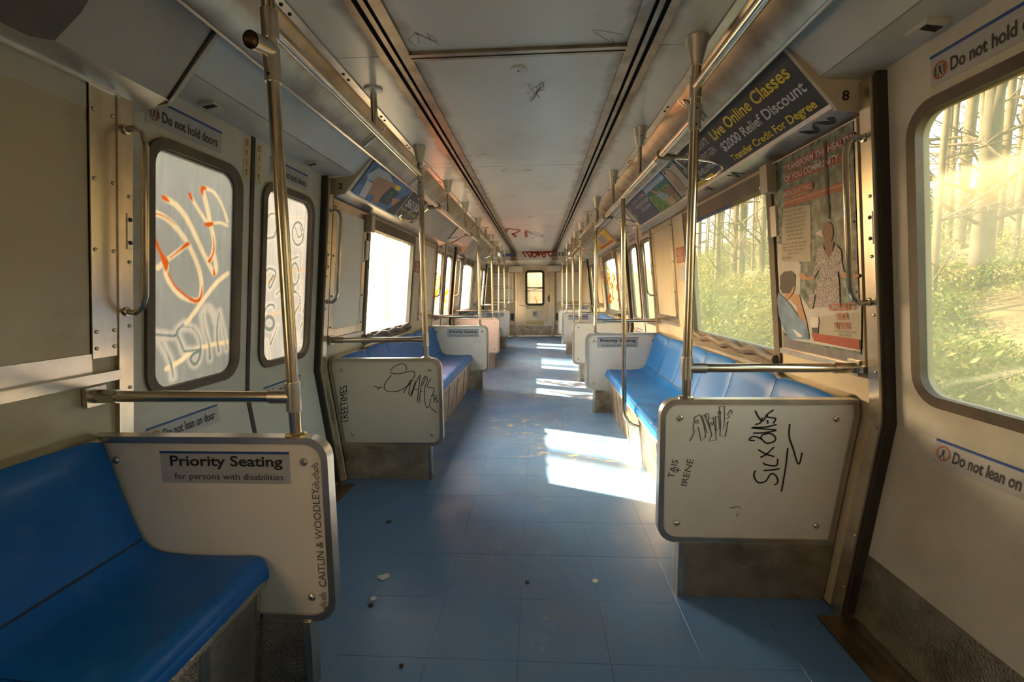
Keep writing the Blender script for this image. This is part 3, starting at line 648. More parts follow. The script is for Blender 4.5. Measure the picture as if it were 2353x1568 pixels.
def paint_pane(leaf, layers, base, A):
    pane = [c for c in leaf.children if c.name.startswith('pane')][0]
    vs = [v.co for v in pane.data.vertices]; y0, y1 = min(v.y for v in vs), max(v.y for v in vs); z0, z1 = min(v.z for v in vs), max(v.z for v in vs)
    ny, nz = 120, 230; Yg, Zg = np.meshgrid(np.linspace(y0, y1, ny), np.linspace(z0, z1, nz)); col = np.ones((nz, ny, 3))*np.array(base)*FILM
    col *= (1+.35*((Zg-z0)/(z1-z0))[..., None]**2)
    for colr, soft, strokes in layers:
        cov = np.zeros_like(Yg)
        for st, wd in strokes:
            P = [aw(A[0]+x/A[2], A[1]+y/A[2], -1, .044) for x, y in st]; P = [(p.y, p.z) for p in P]
            ws = list(wd) if isinstance(wd, (list, tuple)) else [wd]*len(P); D = np.array(dense(P, ws))
            for y, z, w_ in D:
                d = np.sqrt((Yg-y)**2+(Zg-z)**2); cov = np.maximum(cov, np.clip((w_/2+soft-d)/(soft*1.6), 0, 1))
        cov = (cov*cov*(3-2*cov))[..., None]; col = col*(1-cov)+np.array(colr)*FILM*cov
    mb = MB(); inside = rrect(y0, y1, z0, z1, .07, 10)
    V = [tuple(W(-1, float(y), float(z), .044)) for y, z in zip(Yg.ravel(), Zg.ravel())]
    rad = .07; F = []
    for j in range(nz-1):
        for i in range(ny-1):
            y, z = Yg[j, i], Zg[j, i]; dy = max(y0+rad-y, 0, y-(y1-rad)); dz = max(z0+rad-z, 0, z-(z1-rad))
            if dy*dy+dz*dz < (rad+.004)**2: F.append((j*ny+i, j*ny+i+1, (j+1)*ny+i+1, (j+1)*ny+i))
    me = bpy.data.meshes.new('pane'); me.from_pydata(V, [], F); me.materials.append(MATS['tagged_film'])
    ca = me.color_attributes.new('paint', 'FLOAT_COLOR', 'POINT'); ca.data.foreach_set('color', np.concatenate([col.reshape(-1, 3), np.ones((ny*nz, 1))], 1).astype('f').ravel())
    pane.data = me
leafs = [c for c in D1.children if c.name.startswith('door_leaf')]
cream = [([(55, 290), (110, 272), (190, 310), (280, 400), (350, 510), (400, 620), (430, 740), (425, 850), (395, 880), (300, 850), (230, 780), (185, 690), (190, 640)], .020),
         ([(180, 170), (260, 220), (330, 310), (390, 430), (450, 560), (500, 660), (520, 690), (532, 650), (520, 560)], .020),
         ([(355, 155), (400, 230), (450, 310), (480, 345)], .014), ([(440, 110), (470, 230), (490, 330), (515, 450), (518, 520), (505, 570), (485, 605)], .022), ([(450, 95), (520, 130), (575, 220), (612, 330)], .012),
         ([(500, 345), (560, 338), (612, 360)], .010), ([(614, 690), (540, 750), (460, 850), (390, 950), (330, 1030)], .018), ([(130, 650), (200, 590), (260, 545), (330, 490)], .018), ([(612, 1165), (480, 1190), (370, 1230), (280, 1300), (190, 1350)], .018)]
orange = [([(58, 340), (62, 385), (110, 460), (150, 550), (180, 610), (186, 670)], [.008, .010, .012, .013, .028, .006]), ([(200, 690), (250, 780), (330, 850), (395, 882), (428, 850), (436, 780)], [.006, .008, .009, .014, .010, .004]),
          ([(165, 160), (180, 170), (205, 190)], [.012, .018, .004]), ([(350, 140), (357, 160), (372, 190)], [.012, .014, .002]), ([(462, 100), (440, 98), (435, 120), (440, 150)], [.006, .018, .014, .003]),
          ([(460, 350), (482, 350), (508, 345)], [.012, .018, .012]), ([(338, 485), (325, 492), (260, 545), (215, 580)], [.014, .014, .004, .003]), ([(512, 430), (518, 520), (505, 570), (485, 605)], [.003, .008, .007, .014]), ([(516, 665), (520, 695)], [.008, .013]), ([(58, 300), (110, 275), (190, 305), (250, 350)], [.006, .005, .003, .001])]
blue = [([(80, 1110), (170, 1118), (250, 1120), (270, 1080), (310, 1040)], [.012, .008, .012, .010, .003]), ([(265, 1120), (290, 1180), (310, 1230)], .008), ([(310, 1230), (370, 1225), (425, 1215)], .008), ([(425, 1215), (415, 1280), (385, 1320), (355, 1285), (380, 1245), (415, 1230)], .012),
        ([(300, 1060), (370, 1070), (415, 1130), (425, 1215)], [.002, .003, .004, .008]), ([(490, 1280), (482, 1180), (450, 1060), (440, 970)], [.012, .007, .003, .001]), ([(555, 960), (540, 1060), (540, 1150), (552, 1230)], [.005, .008, .007, .009]), ([(560, 990), (585, 1100), (605, 1215)], [.002, .004, .006]), ([(150, 1165), (200, 1260), (222, 1330), (235, 1410)], [.002, .004, .010, .004])]
halo = [(a_, .034) for a_, b_ in blue]+[([(450, 1060), (440, 970), (475, 925), (510, 960), (530, 1030)], .034)]
CRM = (2.5, 2.3, 1.75); ORG = (1.9, .36, .03); BLU = (.55, .80, .92); WHT = (1.7, 1.75, 1.8)
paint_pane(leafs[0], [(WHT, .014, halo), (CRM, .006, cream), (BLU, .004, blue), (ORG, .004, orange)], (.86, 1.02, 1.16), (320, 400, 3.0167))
def circ(cx, cy, rx, ry): return [(cx+rx*math.cos(a*.5), cy+ry*math.sin(a*.5)) for a in range(13)]
bl2 = [([(62, 340), (100, 288), (150, 290)], .008), ([(60, 465), (120, 455), (135, 420), (145, 390)], .010), (circ(296, 430, 40, 82), .010), ([(280, 390), (300, 455), (325, 430), (312, 380)], .008), ([(356, 270), (345, 390), (338, 500)], .006), ([(52, 720), (90, 682), (135, 705), (125, 760), (95, 822), (88, 790), (120, 730)], .011),
       (circ(275, 720, 26, 78), .010), ([(320, 560), (316, 650), (308, 755)], .007), ([(50, 1010), (80, 950), (120, 945), (125, 970)], .011), (circ(90, 1075, 34, 45), .020), ([(100, 1225), (130, 1150), (150, 1090)], [.014, .006, .004]), ([(327, 1075), (302, 1150), (310, 1222), (345, 1200)], [.014, .004, .004, .004]), ([(325, 780), (312, 985)], [.003, .012]), ([(352, 905), (332, 1000)], .010),
       ([(265, 850), (302, 870), (308, 930), (270, 1010), (262, 985)], [.008, .006, .008, .018, .016]), ([(70, 1200), (88, 1300), (85, 1388)], [.003, .006, .010]), ([(265, 800), (262, 840), (280, 850)], .016), ([(230, 320), (345, 320)], .004), ([(245, 620), (296, 597)], .008), ([(140, 870), (175, 830)], .008)]
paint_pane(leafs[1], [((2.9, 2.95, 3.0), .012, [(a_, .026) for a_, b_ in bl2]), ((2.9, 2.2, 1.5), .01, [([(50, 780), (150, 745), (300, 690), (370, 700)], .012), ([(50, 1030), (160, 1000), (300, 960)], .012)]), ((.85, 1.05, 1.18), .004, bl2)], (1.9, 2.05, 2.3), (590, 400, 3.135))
r = random.Random(11)
for lf in [c for c in D2.children if c.name.startswith('door_leaf')]:
    vs = [q.co for q in lf.data.vertices]; y0 = min(v.y for v in vs); y1 = max(v.y for v in vs); st = MB()
    for j in range(9):
        yy = r.uniform(y0+.18, y1-.2); zz = r.uniform(.95, 1.45); st.ribbon([W(-1, yy+.08*math.sin(q*2.1+j), zz+.09*q*(1 if j % 2 else -.4), .038) for q in range(4)], .042, (1, 0, 0))
    st.build('spray_tag', 'spray_orange', lf, 0)
# ---- end wall, header with number, end door
HB = thing('bulkhead', 'overhead bulkhead at the far end with car number and red spray tag', 'bulkhead', (0, HY, 2.0), kind='structure')
MB().box((-.73, HY, 1.985), (.73, HY+.04, 2.13)).box((-.73, HY-.004, 1.975), (.73, HY+.05, 1.987)).box((-.73, HY+.012, 1.915), (.73, HY+.05, 1.975)).build('header', 'ceiling_white', HB)
MB().box((-1.2, HY+.03, 1.905), (1.2, Y1, 1.93)).build('low_soffit', 'ceiling_white', HB)
text('6115', 'lettering', 'ink', HB, (.395, HY-.002, 1.996), (1, 0, 0), (0, 0, 1), .27, .075, True)
ns = MB().box((-.70, HY-.004, 2.0), (-.415, HY, 2.062)).build('sign', 'print_blue', HB)
text('NO SMOKING', 'lettering', 'sticker_grey', ns, (-.66, HY-.006, 2.015), (1, 0, 0), (0, 0, 1), .22, .03)
rt = MB()
for st in ([(840, 1050), (1000, 1060), (1200, 1060), (1640, 1060)], [(870, 1060), (900, 1120), (950, 1190)], [(950, 1060), (1000, 1120), (1060, 1190), (1080, 1060)], [(1100, 1080), (1120, 1170), (1180, 1180), (1230, 1080)], [(1240, 1060), (1260, 1160), (1320, 1090), (1380, 1190), (1420, 1160), (1410, 1110), (1340, 1110)],
           [(1440, 990), (1520, 1060), (1500, 1110), (1550, 1170), (1600, 1120), (1640, 1050)], [(1000, 1050), (1240, 1100), (1300, 1060), (1500, 1090)]):
    rt.ribbon(zpx(st, 1120, 480, 10.695, Y=HY-.006), .030, (0, 1, 0))
rt.build('spray_tag', 'red_paint', HB)
EW = thing('wall_end', 'cream end wall of the car with grey cabinets either side of the door', 'wall', (0, Y1, 0), kind='structure')
for x0, x1 in ((-1.30, -.47), (.47, 1.30)):
    MB().box((x0, Y1, 0), (x1, Y1+.06, 1.95)).build('end_panel', 'cream', EW)
    MB().box((x0+.02, Y1-.004, 0), (x1-.02, Y1, .30)).build('kick_plate', 'aluminium_ribbed', EW)
MB().box((-.47, Y1, 1.85), (.47, Y1+.06, 2.0)).build('end_header', 'steel', EW)
for s in (-1, 1):
    MB().box((min(s*.47, s*.53), Y1-.05, 0), (max(s*.47, s*.53), Y1, 1.90)).build('door_post', 'steel', EW)
    MB().box((min(s*.31, s*.69), Y1-.20, 1.73), (max(s*.31, s*.69), Y1-.06, 1.88)).build('equipment_box', 'white_board', EW)
    a, b = sorted((s*.58, s*1.18)); cb = MB().box((a, Y1-.03, .92), (b, Y1, 1.72)).build('cabinet_door', 'white_board', EW)
    for q in ((a, b, 1.70, 1.72), (a, b, .92, .94)): MB().box((q[0], Y1-.036, q[2]), (q[1], Y1-.03, q[3])).build('cabinet_frame', 'steel', cb)
    for xx in (a, b-.02): MB().box((xx, Y1-.036, .94), (xx+.02, Y1-.03, 1.70)).build('cabinet_frame', 'steel', cb)
    MB().box((s*.62-.05, Y1-.02, .42), (s*.62+.05, Y1, .62)).build('heater_vent', 'plastic_black', EW)
lg = MB()
for z in (1.62, 1.30, .98): lg.tube([(-1.10, Y1-.045, z), (-.60, Y1-.045, z)], .008, 6)
lg.build('cabinet_rail', 'tube', EW)
ED = thing('door_7', 'stainless end door with two-pane window and emergency exit plate', 'door', (0, Y1, 0), kind='structure')
LF = lambda x, z: Vector((x, Y1-.012, z)); LB = lambda x, z: Vector((x, Y1+.03, z))
MB().plate([rect(-.47, .47, .0, 1.86), rrect(-.225, .225, .86, 1.74, .05)[::-1]], LF, LB).build('door_leaf', 'steel', ED)
gk = MB().plate([rrect(-.26, .26, .825, 1.775, .09), rrect(-.20, .20, .885, 1.715, .03)[::-1]], lambda x, z: Vector((x, Y1-.03, z)), LB).box((-.20, Y1-.02, 1.295), (.20, Y1+.01, 1.32)).build('window_gasket', 'rubber', ED)
for z0, z1 in ((.885, 1.297), (1.318, 1.715)): MB().plate([rect(-.21, .21, z0-.005, z1+.005)], lambda x, z: Vector((x, Y1-.005, z))).build('pane', 'glass_clear', ED, 0)
MB().ribbon([(.0, Y1-.007, 1.07), (.035, Y1-.007, .97), (.05, Y1-.007, .89)], .03, (0, 1, 0)).build('spray_tag', 'spray_orange', ED, 0)
MB().box((-.45, Y1-.016, .0), (.45, Y1-.012, .27)).build('kick_plate', 'aluminium_ribbed', ED)
MB().box((-.25, Y1-.016, .735), (.25, Y1-.012, .82)).build('plate', 'sticker_cream', ED)
sg = MB().box((-.07, Y1-.016, .52), (.07, Y1-.012, .69)).build('symbol_plate', 'sticker_grey', ED)
MB().plate([ell(0, .605, .05, .05), ell(0, .605, .04, .04)[::-1]], lambda x, z: Vector((x, Y1-.018, z))).build('lettering', 'red_print' if 'red_print' in MATS else 'orange_print', sg)
MB().ribbon([(-.03, Y1-.018, .635), (.03, Y1-.018, .575)], .022, (0, 1, 0)).build('lettering', 'ink', sg)
ex = MB().box((-.25, Y1-.016, .285), (.25, Y1-.012, .42)).build('exit_plate', 'sticker_cream', ED)
text('EMERGENCY EXIT', 'lettering', 'orange_print', ex, (-.22, Y1-.018, .335), (1, 0, 0), (0, 0, 1), .44, .04)
MB().box((.36, Y1-.03, .93), (.40, Y1-.012, 1.10)).tube([(.38, Y1-.012, 1.05), (.38, Y1-.06, 1.05), (.33, Y1-.06, 1.02)], .008, 8).build('door_handle', 'plastic_black', ED)
MB().tube([(-.42, Y1-.03, .84), (-.15, Y1-.04, .80)], .008, 6).build('door_bar', 'tube', ED)
tag(MB().box((-1.3, Y0-.06, -.06), (1.3, Y0, 2.2)).build('wall_back', 'cream'), 'cream wall closing the car behind the viewer', 'wall', kind='structure')
# ================================================================== things
# ---- windscreen partitions beside the doors
ZT, ZB = .80, .226; XE = .54
def outline(ins):
    r = .065-ins*.6; x0 = XE+ins; z0, z1 = ZB+ins, ZT-ins; P = []
    P += [(WX(z)-.012-ins, z) for z in (z0, .74, z1)] if z1 > .74 else [(WX(z)-.012-ins, z) for z in (z0, z1)]
    for cx, cz, a0 in ((x0+r, z1-r, 90), (x0+r, z0+r, 180)):
        for k in range(7):
            a = math.radians(a0+90*k/6); P.append((cx+r*math.cos(a), cz+r*math.sin(a)))
    return P
bolt = MB().lathe([(.012, 0), (.011, -.004), (.006, -.008)], (0, 0, 0), 'y', 12).mesh('bolt', 'steel')
def partition(s, y, label, sticker):
    t = thing('windscreen_panel', label, 'partition', (s*.9, y, 0), 'windscreen partitions beside the doors')
    o, i = outline(0), outline(.020)
    F = lambda yy: (lambda x, z: Vector((s*x, yy, z)))
    MB().plate([o, i[::-1]], F(y-.020), F(y+.020)).build('edge_frame', 'alu', t)
    o2 = outline(.006); i2 = outline(.016)
    MB().plate([i], F(y-.013), F(y+.013)).build('board', 'white_board', t)
    for x, z in ((XE+.075, ZT-.075), (XE+.075, ZB+.075), (WX(.72)-.09, ZT-.075), (WX(.3)-.085, ZB+.075)):
        link('bolt', bolt, t).location = Vector((s*x, y-.013, z))-Vector(t.location)
    b = MB().prism([(.626, .0), (WX(0)-.01, .0), (WX(.22)-.01, ZB), (.626, ZB)], y-.022, y+.020, s); bs = b.build('base_support', 'aluminium_ribbed', t)
    MB().box((min(s*.620, s*.640), y-.026, 0), (max(s*.620, s*.640), y+.021, ZB)).build('base_edge', 'steel', bs)
    hp = MB().box((min(s*.98, s*1.05), y-.025, .09), (max(s*.98, s*1.05), y-.022, .16)).build('access_plate', 'aluminium_ribbed', bs)
    if sticker:
        x0, x1 = sorted((s*.657, s*1.053)); st = MB().box((x0, y-.0145, .657), (x1, y-.013, .755)).build('priority_sticker', 'sticker_grey', t)
        MB().box((x0, y-.0155, .748), (x1, y-.0145, .755)).build('lettering', 'print_blue', st)
        text('Priority Seating', 'lettering', 'ink', st, (x0+.03, y-.0155, .700), (1, 0, 0), (0, 0, 1), .345, .042, True)
        text('for persons with disabilities', 'lettering', 'ink', st, (x0+.04, y-.0155, .663), (1, 0, 0), (0, 0, 1), .335, .025)
    return t
PANELS = {}
for s, lst, labs in ((-1, LP, ['nearest white partition with priority seating sticker and inked hearts', 'white partition with large looping black marker tag beside the left door', 'left partition with priority sticker at far end of the first left bench', 'plain partition beyond the middle left door', 'farthest left partition with priority seating sticker']),
                     (1, RP, ['white partition with upright marker name tags on the right', 'right partition with priority sticker at the end of the sunlit bench', 'plain partition beyond the middle right door', 'right partition with priority sticker at far end of second right bench', 'last right partition before the end wall'])):
    for k, y in enumerate(lst):
        stick = (k % 2 == 0) if s < 0 else (k % 2 == 1)
        PANELS[(s, k)] = partition(s, y, labs[k], stick)
# marker writing
def pp(lst, ox, oy, sc, Y): return [at(ox+x/sc, oy+y/sc, Y=Y) for x, y in lst]
yp = LP[1]-.0145; g = MB(); Z5 = (720, 680, 3.5633)
for st in ([(760, 610), (758, 572), (720, 557), (670, 575), (632, 612), (642, 634), (700, 640), (770, 622), (820, 620), (830, 650), (790, 720), (710, 775), (630, 785), (582, 762), (592, 710), (640, 650)], [(735, 800), (770, 740), (800, 690), (782, 795), (800, 808), (835, 700)], [(802, 825), (830, 740), (872, 650), (865, 740), (850, 870)], [(820, 770), (862, 765)],
           [(865, 880), (880, 760), (892, 700), (915, 655)], [(872, 785), (895, 783)], [(895, 735), (922, 662), (932, 690), (912, 760), (910, 850), (930, 915), (950, 900), (962, 840)], [(960, 675), (935, 745), (990, 760), (965, 830)], [(490, 738), (535, 752), (562, 748)], [(537, 752), (525, 775)], [(960, 912), (975, 930), (1010, 960)]):
    g.ribbon(pp(st, *Z5, yp), .0045, (0, 1, 0))
g.build('marker_tag', 'ink', PANELS[(-1, 1)])
text('TREETIMES', 'marker_tag', 'ink', PANELS[(-1, 1)], at(801, 972, Y=yp), at(797, 880, Y=yp)-at(801, 972, Y=yp), Vector((-1, 0, .05)), .25, .05, False, -.25)
text('ONY', 'marker_tag', 'ink', PANELS[(-1, 1)], at(1008, 926, Y=yp), at(1004, 905, Y=yp)-at(1008, 926, Y=yp), Vector((-1, 0, .1)), .055, .032, True)
yp = RP[0]-.0145; Z8 = (1300, 660, 2.904); g = MB()
for st in ([(1265, 1225), (1256, 1262), (1285, 1305), (1335, 1295), (1368, 1248), (1402, 1258), (1416, 1300), (1392, 1322)], [(1320, 1225), (1370, 1222), (1428, 1212)], [(1318, 1172), (1335, 1185), (1405, 1192), (1414, 1145)], [(1285, 1085), (1330, 1112), (1392, 1132)], [(1298, 1138), (1340, 1115), (1390, 1068)], [(1262, 1025), (1225, 1020), (1250, 998), (1300, 1010), (1340, 1042), (1392, 1030), (1398, 1000), (1365, 978), (1312, 988), (1302, 1018)],
           [(1250, 975), (1330, 972), (1405, 955), (1330, 948), (1240, 938), (1330, 935), (1408, 918)], [(1265, 918), (1300, 905), (1312, 870)], [(1345, 888), (1350, 912)], [(1265, 825), (1285, 865), (1315, 895), (1345, 850), (1388, 820)], [(1345, 850), (1350, 868), (1400, 878), (1385, 910)], [(1482, 1075), (1468, 1200), (1440, 1365)], [(1495, 915), (1492, 1000), (1518, 1080), (1545, 1170), (1562, 1172), (1577, 1105)]):
    g.ribbon(pp(st, *Z8, yp), .0060, (0, 1, 0))
g.build('marker_tag', 'ink', PANELS[(1, 0)])
g = MB()
for st in ([(860, 870), (850, 960), (885, 935), (905, 1030), (935, 1000), (920, 905), (895, 850), (860, 870)], [(870, 890), (885, 890), (885, 910), (868, 908), (870, 890)], [(910, 860), (945, 975), (970, 965), (925, 850), (910, 860)], [(935, 845), (955, 845), (955, 870), (938, 868), (935, 845)], [(950, 880), (975, 990), (955, 1030), (1005, 1020), (1000, 960), (985, 870), (950, 880)], [(970, 905), (985, 905), (980, 925), (968, 920), (970, 905)],
           [(1000, 865), (1005, 960), (1030, 940), (1020, 860), (1000, 865)], [(1020, 830), (1035, 830), (1035, 850), (1020, 850), (1020, 830)], [(1025, 800), (1060, 795), (1060, 890), (1050, 950), (1085, 895), (1065, 1000), (1030, 990), (1035, 900), (1025, 800)], [(1100, 820), (1080, 850), (1095, 865), (1075, 880)], [(1105, 820), (1112, 835), (1100, 850)], [(830, 1030), (850, 985), (862, 960)], [(1095, 1475), (1150, 1465), (1165, 1480)], [(1140, 1530), (1150, 1508)]):
    g.ribbon(pp(st, *Z8, yp), .0032, (0, 1, 0), False)
g.build('marker_tag', 'ink_grey', PANELS[(1, 0)])
for body, (x, y), L in (('TAIS', (1548, 1100), .075), ('+', (1563, 1088), .02), ('IRENE', (1578, 1118), .11)):
    text(body, 'marker_tag', 'ink_grey', PANELS[(1, 0)], at(x, y, Y=yp), Vector((.22, 0, 1)), Vector((-1, 0, .2)), L, .024)
yp = LP[0]-.0145
text('CAITLIN & WOODLEY', 'marker_tag', 'ink_grey', PANELS[(-1, 0)], Vector((-.568, yp, .335)), Vector((-.02, 0, 1)), Vector((-1, 0, 0)), .31, .022)
for z in (.275, .305, .655, .685, .71):
    g = MB(); x = -.585; g.ribbon([(x, yp, z-.004), (x+.008, yp, z-.012), (x+.012, yp, z-.004), (x, yp, z), (x+.012, yp, z+.006), (x+.008, yp, z+.012), (x-.008, yp, z)], .002, (0, 1, 0)); g.build('heart_mark', 'ink_grey', PANELS[(-1, 0)])
# ---- benches: moulded blue seats in a row
PROF = [(1.236, .800), (1.224, .803), (1.208, .786), (1.190, .715), (1.171, .640), (1.146, .560), (1.120, .488), (1.1175, .4845), (1.098, .462), (1.064, .449), (.98, .442), (.88, .441), (.79, .444), (.762, .441), (.745, .431), (.738, .415), (.745, .392)]
def seat_mesh(sw, s):
    n = len(PROF); ny = 10; vs = []; fs = []
    cum = [0.]
    for (a, b), (c, d) in zip(PROF, PROF[1:]): cum.append(cum[-1]+math.hypot(c-a, d-b))
    for k in range(ny+1):
        q = (k/ny)*2-1; e = math.copysign(abs(q)**.75, q); y = e*(sw/2-.0022)
        edge = max(0, (abs(e)-.93)/.07)**2*.007; dish = .013*(1-e*e)
        for i, (x, z) in enumerate(PROF):
            a, b = PROF[max(i-1, 0)], PROF[min(i+1, n-1)]; tx, tz = b[0]-a[0], b[1]-a[1]; l = math.hypot(tx, tz); nx, nz = tz/l, -tx/l
            if nx > 0 and i < 8: nx, nz = -abs(nx), abs(nz)
            if i >= 8 and nz < 0: nx, nz = -nx, -nz
            wgt = 1 if 4 <= i <= 11 else (.6 if i in (3, 12) else .15)
            top = .012*(1-e*e) if i <= 2 else 0
            dd = -edge-dish*wgt
            vs.append((s*(x+nx*dd), y, z+nz*dd+top-.012*(i <= 2)))
    for k in range(ny):
        for i in range(n-1): a = k*n+i; fs.append((a, a+1, a+n+1, a+n))
    m = len(vs); vs += [(x+s*(.022 if (j % n) < 8 else .0), y, z-(.024 if (j % n) >= 8 else .004)) for j, (x, y, z) in enumerate(vs)]
    fs += [tuple(i+m for i in f)[::-1] for f in fs[:]]
    for k in range(ny):
        for i in (0, n-1): a = k*n+i; fs.append((a, a+n, a+n+m, a+m))
    for k in (0, ny):
        for i in range(n-1): a = k*n+i; fs.append((a, a+1, a+1+m, a+m))
    b = MB().add(vs, fs)
    for k in range(ny): b.mi[k*(n-1)+6] = 1
    return b.mesh('seat', ['blue_seat', 'seat_crease'], 50)
def bench(s, y0, y1, n, label):
    t = thing('bench', label, 'bench', (s*.95, (y0+y1)/2, 0), 'moulded blue benches along the walls')
    p = (y1-y0)/n; me = seat_mesh(p, s)
    for k in range(n): link('seat', me, t).location = Vector((0, y0+(k+.5)*p, 0))-Vector(t.location)
    MB().prism([(.748, .395), (.748, .345), (.756, .342), (.775, .36), (.775, .41), (.76, .415)], y0, y1, s).build('front_rail', 'seat_edge', t)
    MB().prism([(.775, .362), (1.22, .362), (1.23, .40), (.775, .405)], y0, y1, s).build('seat_frame', 'steel_dark', t)
    k = 6
    for j in range(k):
        a, b = y0+(y1-y0)*j/k+.004, y0+(y1-y0)*(j+1)/k-.004
        MB().prism([(.768, .345), (.800, .0), (.812, .0), (.780, .35)], a, b, s).build('skirt_panel', 'aluminium_ribbed', t)
        MB().prism([(.764, .34), (.797, .0), (.802, .0), (.770, .34)], b-.02, b+.012 if j < k-1 else b, s).build('skirt_rib', 'steel', t)
    MB().prism([(1.225, .79), (1.255, .81), (1.268, .81), (1.24, .36), (1.215, .38)], y0, y1, s).build('back_ledge', 'steel', t)
    return t
bench(-1, LP[0]-.4595*3, LP[0]-.022, 3, 'dark blue bench nearest the camera at lower left')
bench(-1, LP[1]+.022, LP[2]-.022, 6, 'left blue bench behind the partition with the looping marker tag')
bench(-1, LP[3]+.022, LP[4]-.022, 6, 'far left blue bench beyond the middle door')
bench(1, RP[0]+.022, RP[1]-.022, 6, 'sunlit blue bench under the right window')
bench(1, RP[2]+.022, RP[3]-.022, 6, 'far right blue bench beneath the orange sprayed window')
bench(1, RP[4]+.022, Y1-.06, 4, 'last short blue bench on the right by the end wall')
# ---- stanchions, rails, ceiling cups
XP = .64; RT = .017
def cup(mb, x, y, r=.040): mb.lathe([(r, 2.0995), (r, 2.094), (.021, 2.012), (.021, 2.004)], (x, y, 0), n=18)
def stanchion(s, y, label, wall_rail=True, stub=0):
    t = thing('stanchion_pole', label, 'pole', (s*XP, y, ZT), 'chrome stanchion poles')
    X = s*XP
    MB().tube([(X, y, ZT+.001), (X, y, 2.03)], RT, 16).build('pole', 'tube', t)
    c = MB(); cup(c, X, y); c.build('ceiling_cup', 'cup_metal', t)
    MB().lathe([(.030, ZT), (.030, ZT+.006), (.019, ZT+.010)], (X, y, 0), n=16).build('foot_flange', 'brass' if stub else 'steel', t)
    MB().tube([(X, y, 1.785), (X, y, 1.872)], .0215, 16).build('sleeve', 'alu', t)
    MB().tube([(X, y, 1.895), (X, y, 1.968)], .0215, 16).build('sleeve', 'alu', t)
    for z in (1.80, 1.855): MB().lathe([(.004, 0), (.003, -.002)], (X, y-.0213, z), 'y', 8).build('set_screw', 'ink', t)
    if wall_rail:
        MB().tube([(X, y, .875), (X, y, .960)], .0215, 16).build('sleeve', 'alu', t)
        xw = s*(WX(.917)-.005)
        MB().tube([(X, y, .917), (X+s*.07, y, .917)], .0205, 14).build('sleeve', 'alu', t)
        MB().tube([(X+s*.06, y, .917), (xw-s*.06, y, .917)], RT, 14).build('cross_rail', 'tube', t)
        MB().tube([(xw-s*.085, y, .917), (xw-s*.012, y, .917)], .021, 14).build('wall_socket', 'steel', t)
        MB().box((min(xw, xw-s*.014), y-.03, .888), (max(xw, xw-s*.014), y+.035, .946)).build('wall_plate', 'steel', t)
    if stub:
        b = MB().tube([(X, y, 1.868), (X-.004, y-.085, 1.852)], .0215, 16, False).tube([(X-.004, y-.085, 1.852), (X, y, 1.868)], .0185, 16, False)
        b.build('open_socket', 'steel', t)
    return t
SL = ['tall pole on nearest left partition with an open socket', 'pole standing on the partition with the looping marker tag', 'left pole at far end of the first left bench', 'left pole on the plain partition past the middle door', 'farthest left pole before the end wall']
SR = ['tall pole on the right partition with marker names', 'right pole at far end of the sunlit bench', 'right pole on the plain partition past the middle door', 'right pole at far end of the second right bench', 'last right pole before the end wall']
for k, y in enumerate(LP): stanchion(-1, y, SL[k], True, k == 0)
for k, y in enumerate(RP): stanchion(1, y, SR[k])
def bench_pole(s, y, label):
    t = thing('bench_pole', label, 'pole', (s*XP, y, .27), 'poles in the middle of the benches'); X = s*XP
    pts = [(X, y, 1.83), (X+s*.03, y, .40), (X+s*.036, y, .345), (X+s*.055, y, .305), (X+s*.09, y, .285), (s*.775, y, .272)]
    MB().tube(pts, .015, 12).build('pole', 'tube', t)
    MB().tube([(X, y-.02, 1.845), (X, y, 1.86), (X, y+.02, 1.845)], .01, 8).build('rail_clip', 'steel_dark', t)
bench_pole(1, 3.13, 'pole curving into the front of the sunlit right bench')
bench_pole(1, 7.49, 'pole curving into the front of the second right bench')
bench_pole(-1, 8.58, 'pole curving into the front of the far left bench')
def overhead(s, a, b, z, rods, disc, label):
    t = thing('overhead_rail', label, 'handrail', (s*XP, a, z), 'overhead grab rails'); X = s*XP
    MB().tube([(X, a, z), (X, b, z)], RT, 14).build('rail', 'tube', t)
    for y in rods:
        r = MB().tube([(X, y, z), (X, y, 2.09)], .0115 if not disc else .014, 12).build('drop_rod', 'tube', t)
        c = MB()
        if disc: c.lathe([(.040, 2.0995), (.040, 2.092), (.016, 2.086)], (X, y, 0), n=18)
        else: cup(c, X, y, .038)
        c.build('ceiling_flange' if disc else 'ceiling_cup', 'cup_metal', r)
        if not disc: MB().lathe([(.004, 0), (.003, -.003)], (X-.0, y-.031, 2.05), 'y', 8).build('set_screw', 'ink', r)
overhead(-1, LP[0], LP[1], 1.928, [2.06], True, 'overhead rail across the near left doorway')
overhead(-1, LP[1], LP[2], 1.83, [3.72, 4.61], False, 'overhead rail above the first left bench')
overhead(-1, LP[2], LP[3], 1.928, [6.41], True, 'overhead rail across the middle left doorway')
overhead(-1, LP[3], LP[4], 1.83, [8.1, 9.0], False, 'overhead rail above the far left bench')
overhead(1, .1, RP[0], 1.935, [.9], True, 'overhead rail across the near right doorway')
overhead(1, RP[0], RP[1], 1.83, [2.65, 3.55], False, 'overhead rail above the sunlit right bench')
overhead(1, RP[1], RP[2], 1.928, [5.31], True, 'overhead rail across the middle right doorway')
overhead(1, RP[2], RP[3], 1.83, [7.02, 7.92], False, 'overhead rail above the second right bench')
overhead(1, RP[3], RP[4], 1.928, [9.66], True, 'overhead rail across the farthest right doorway')
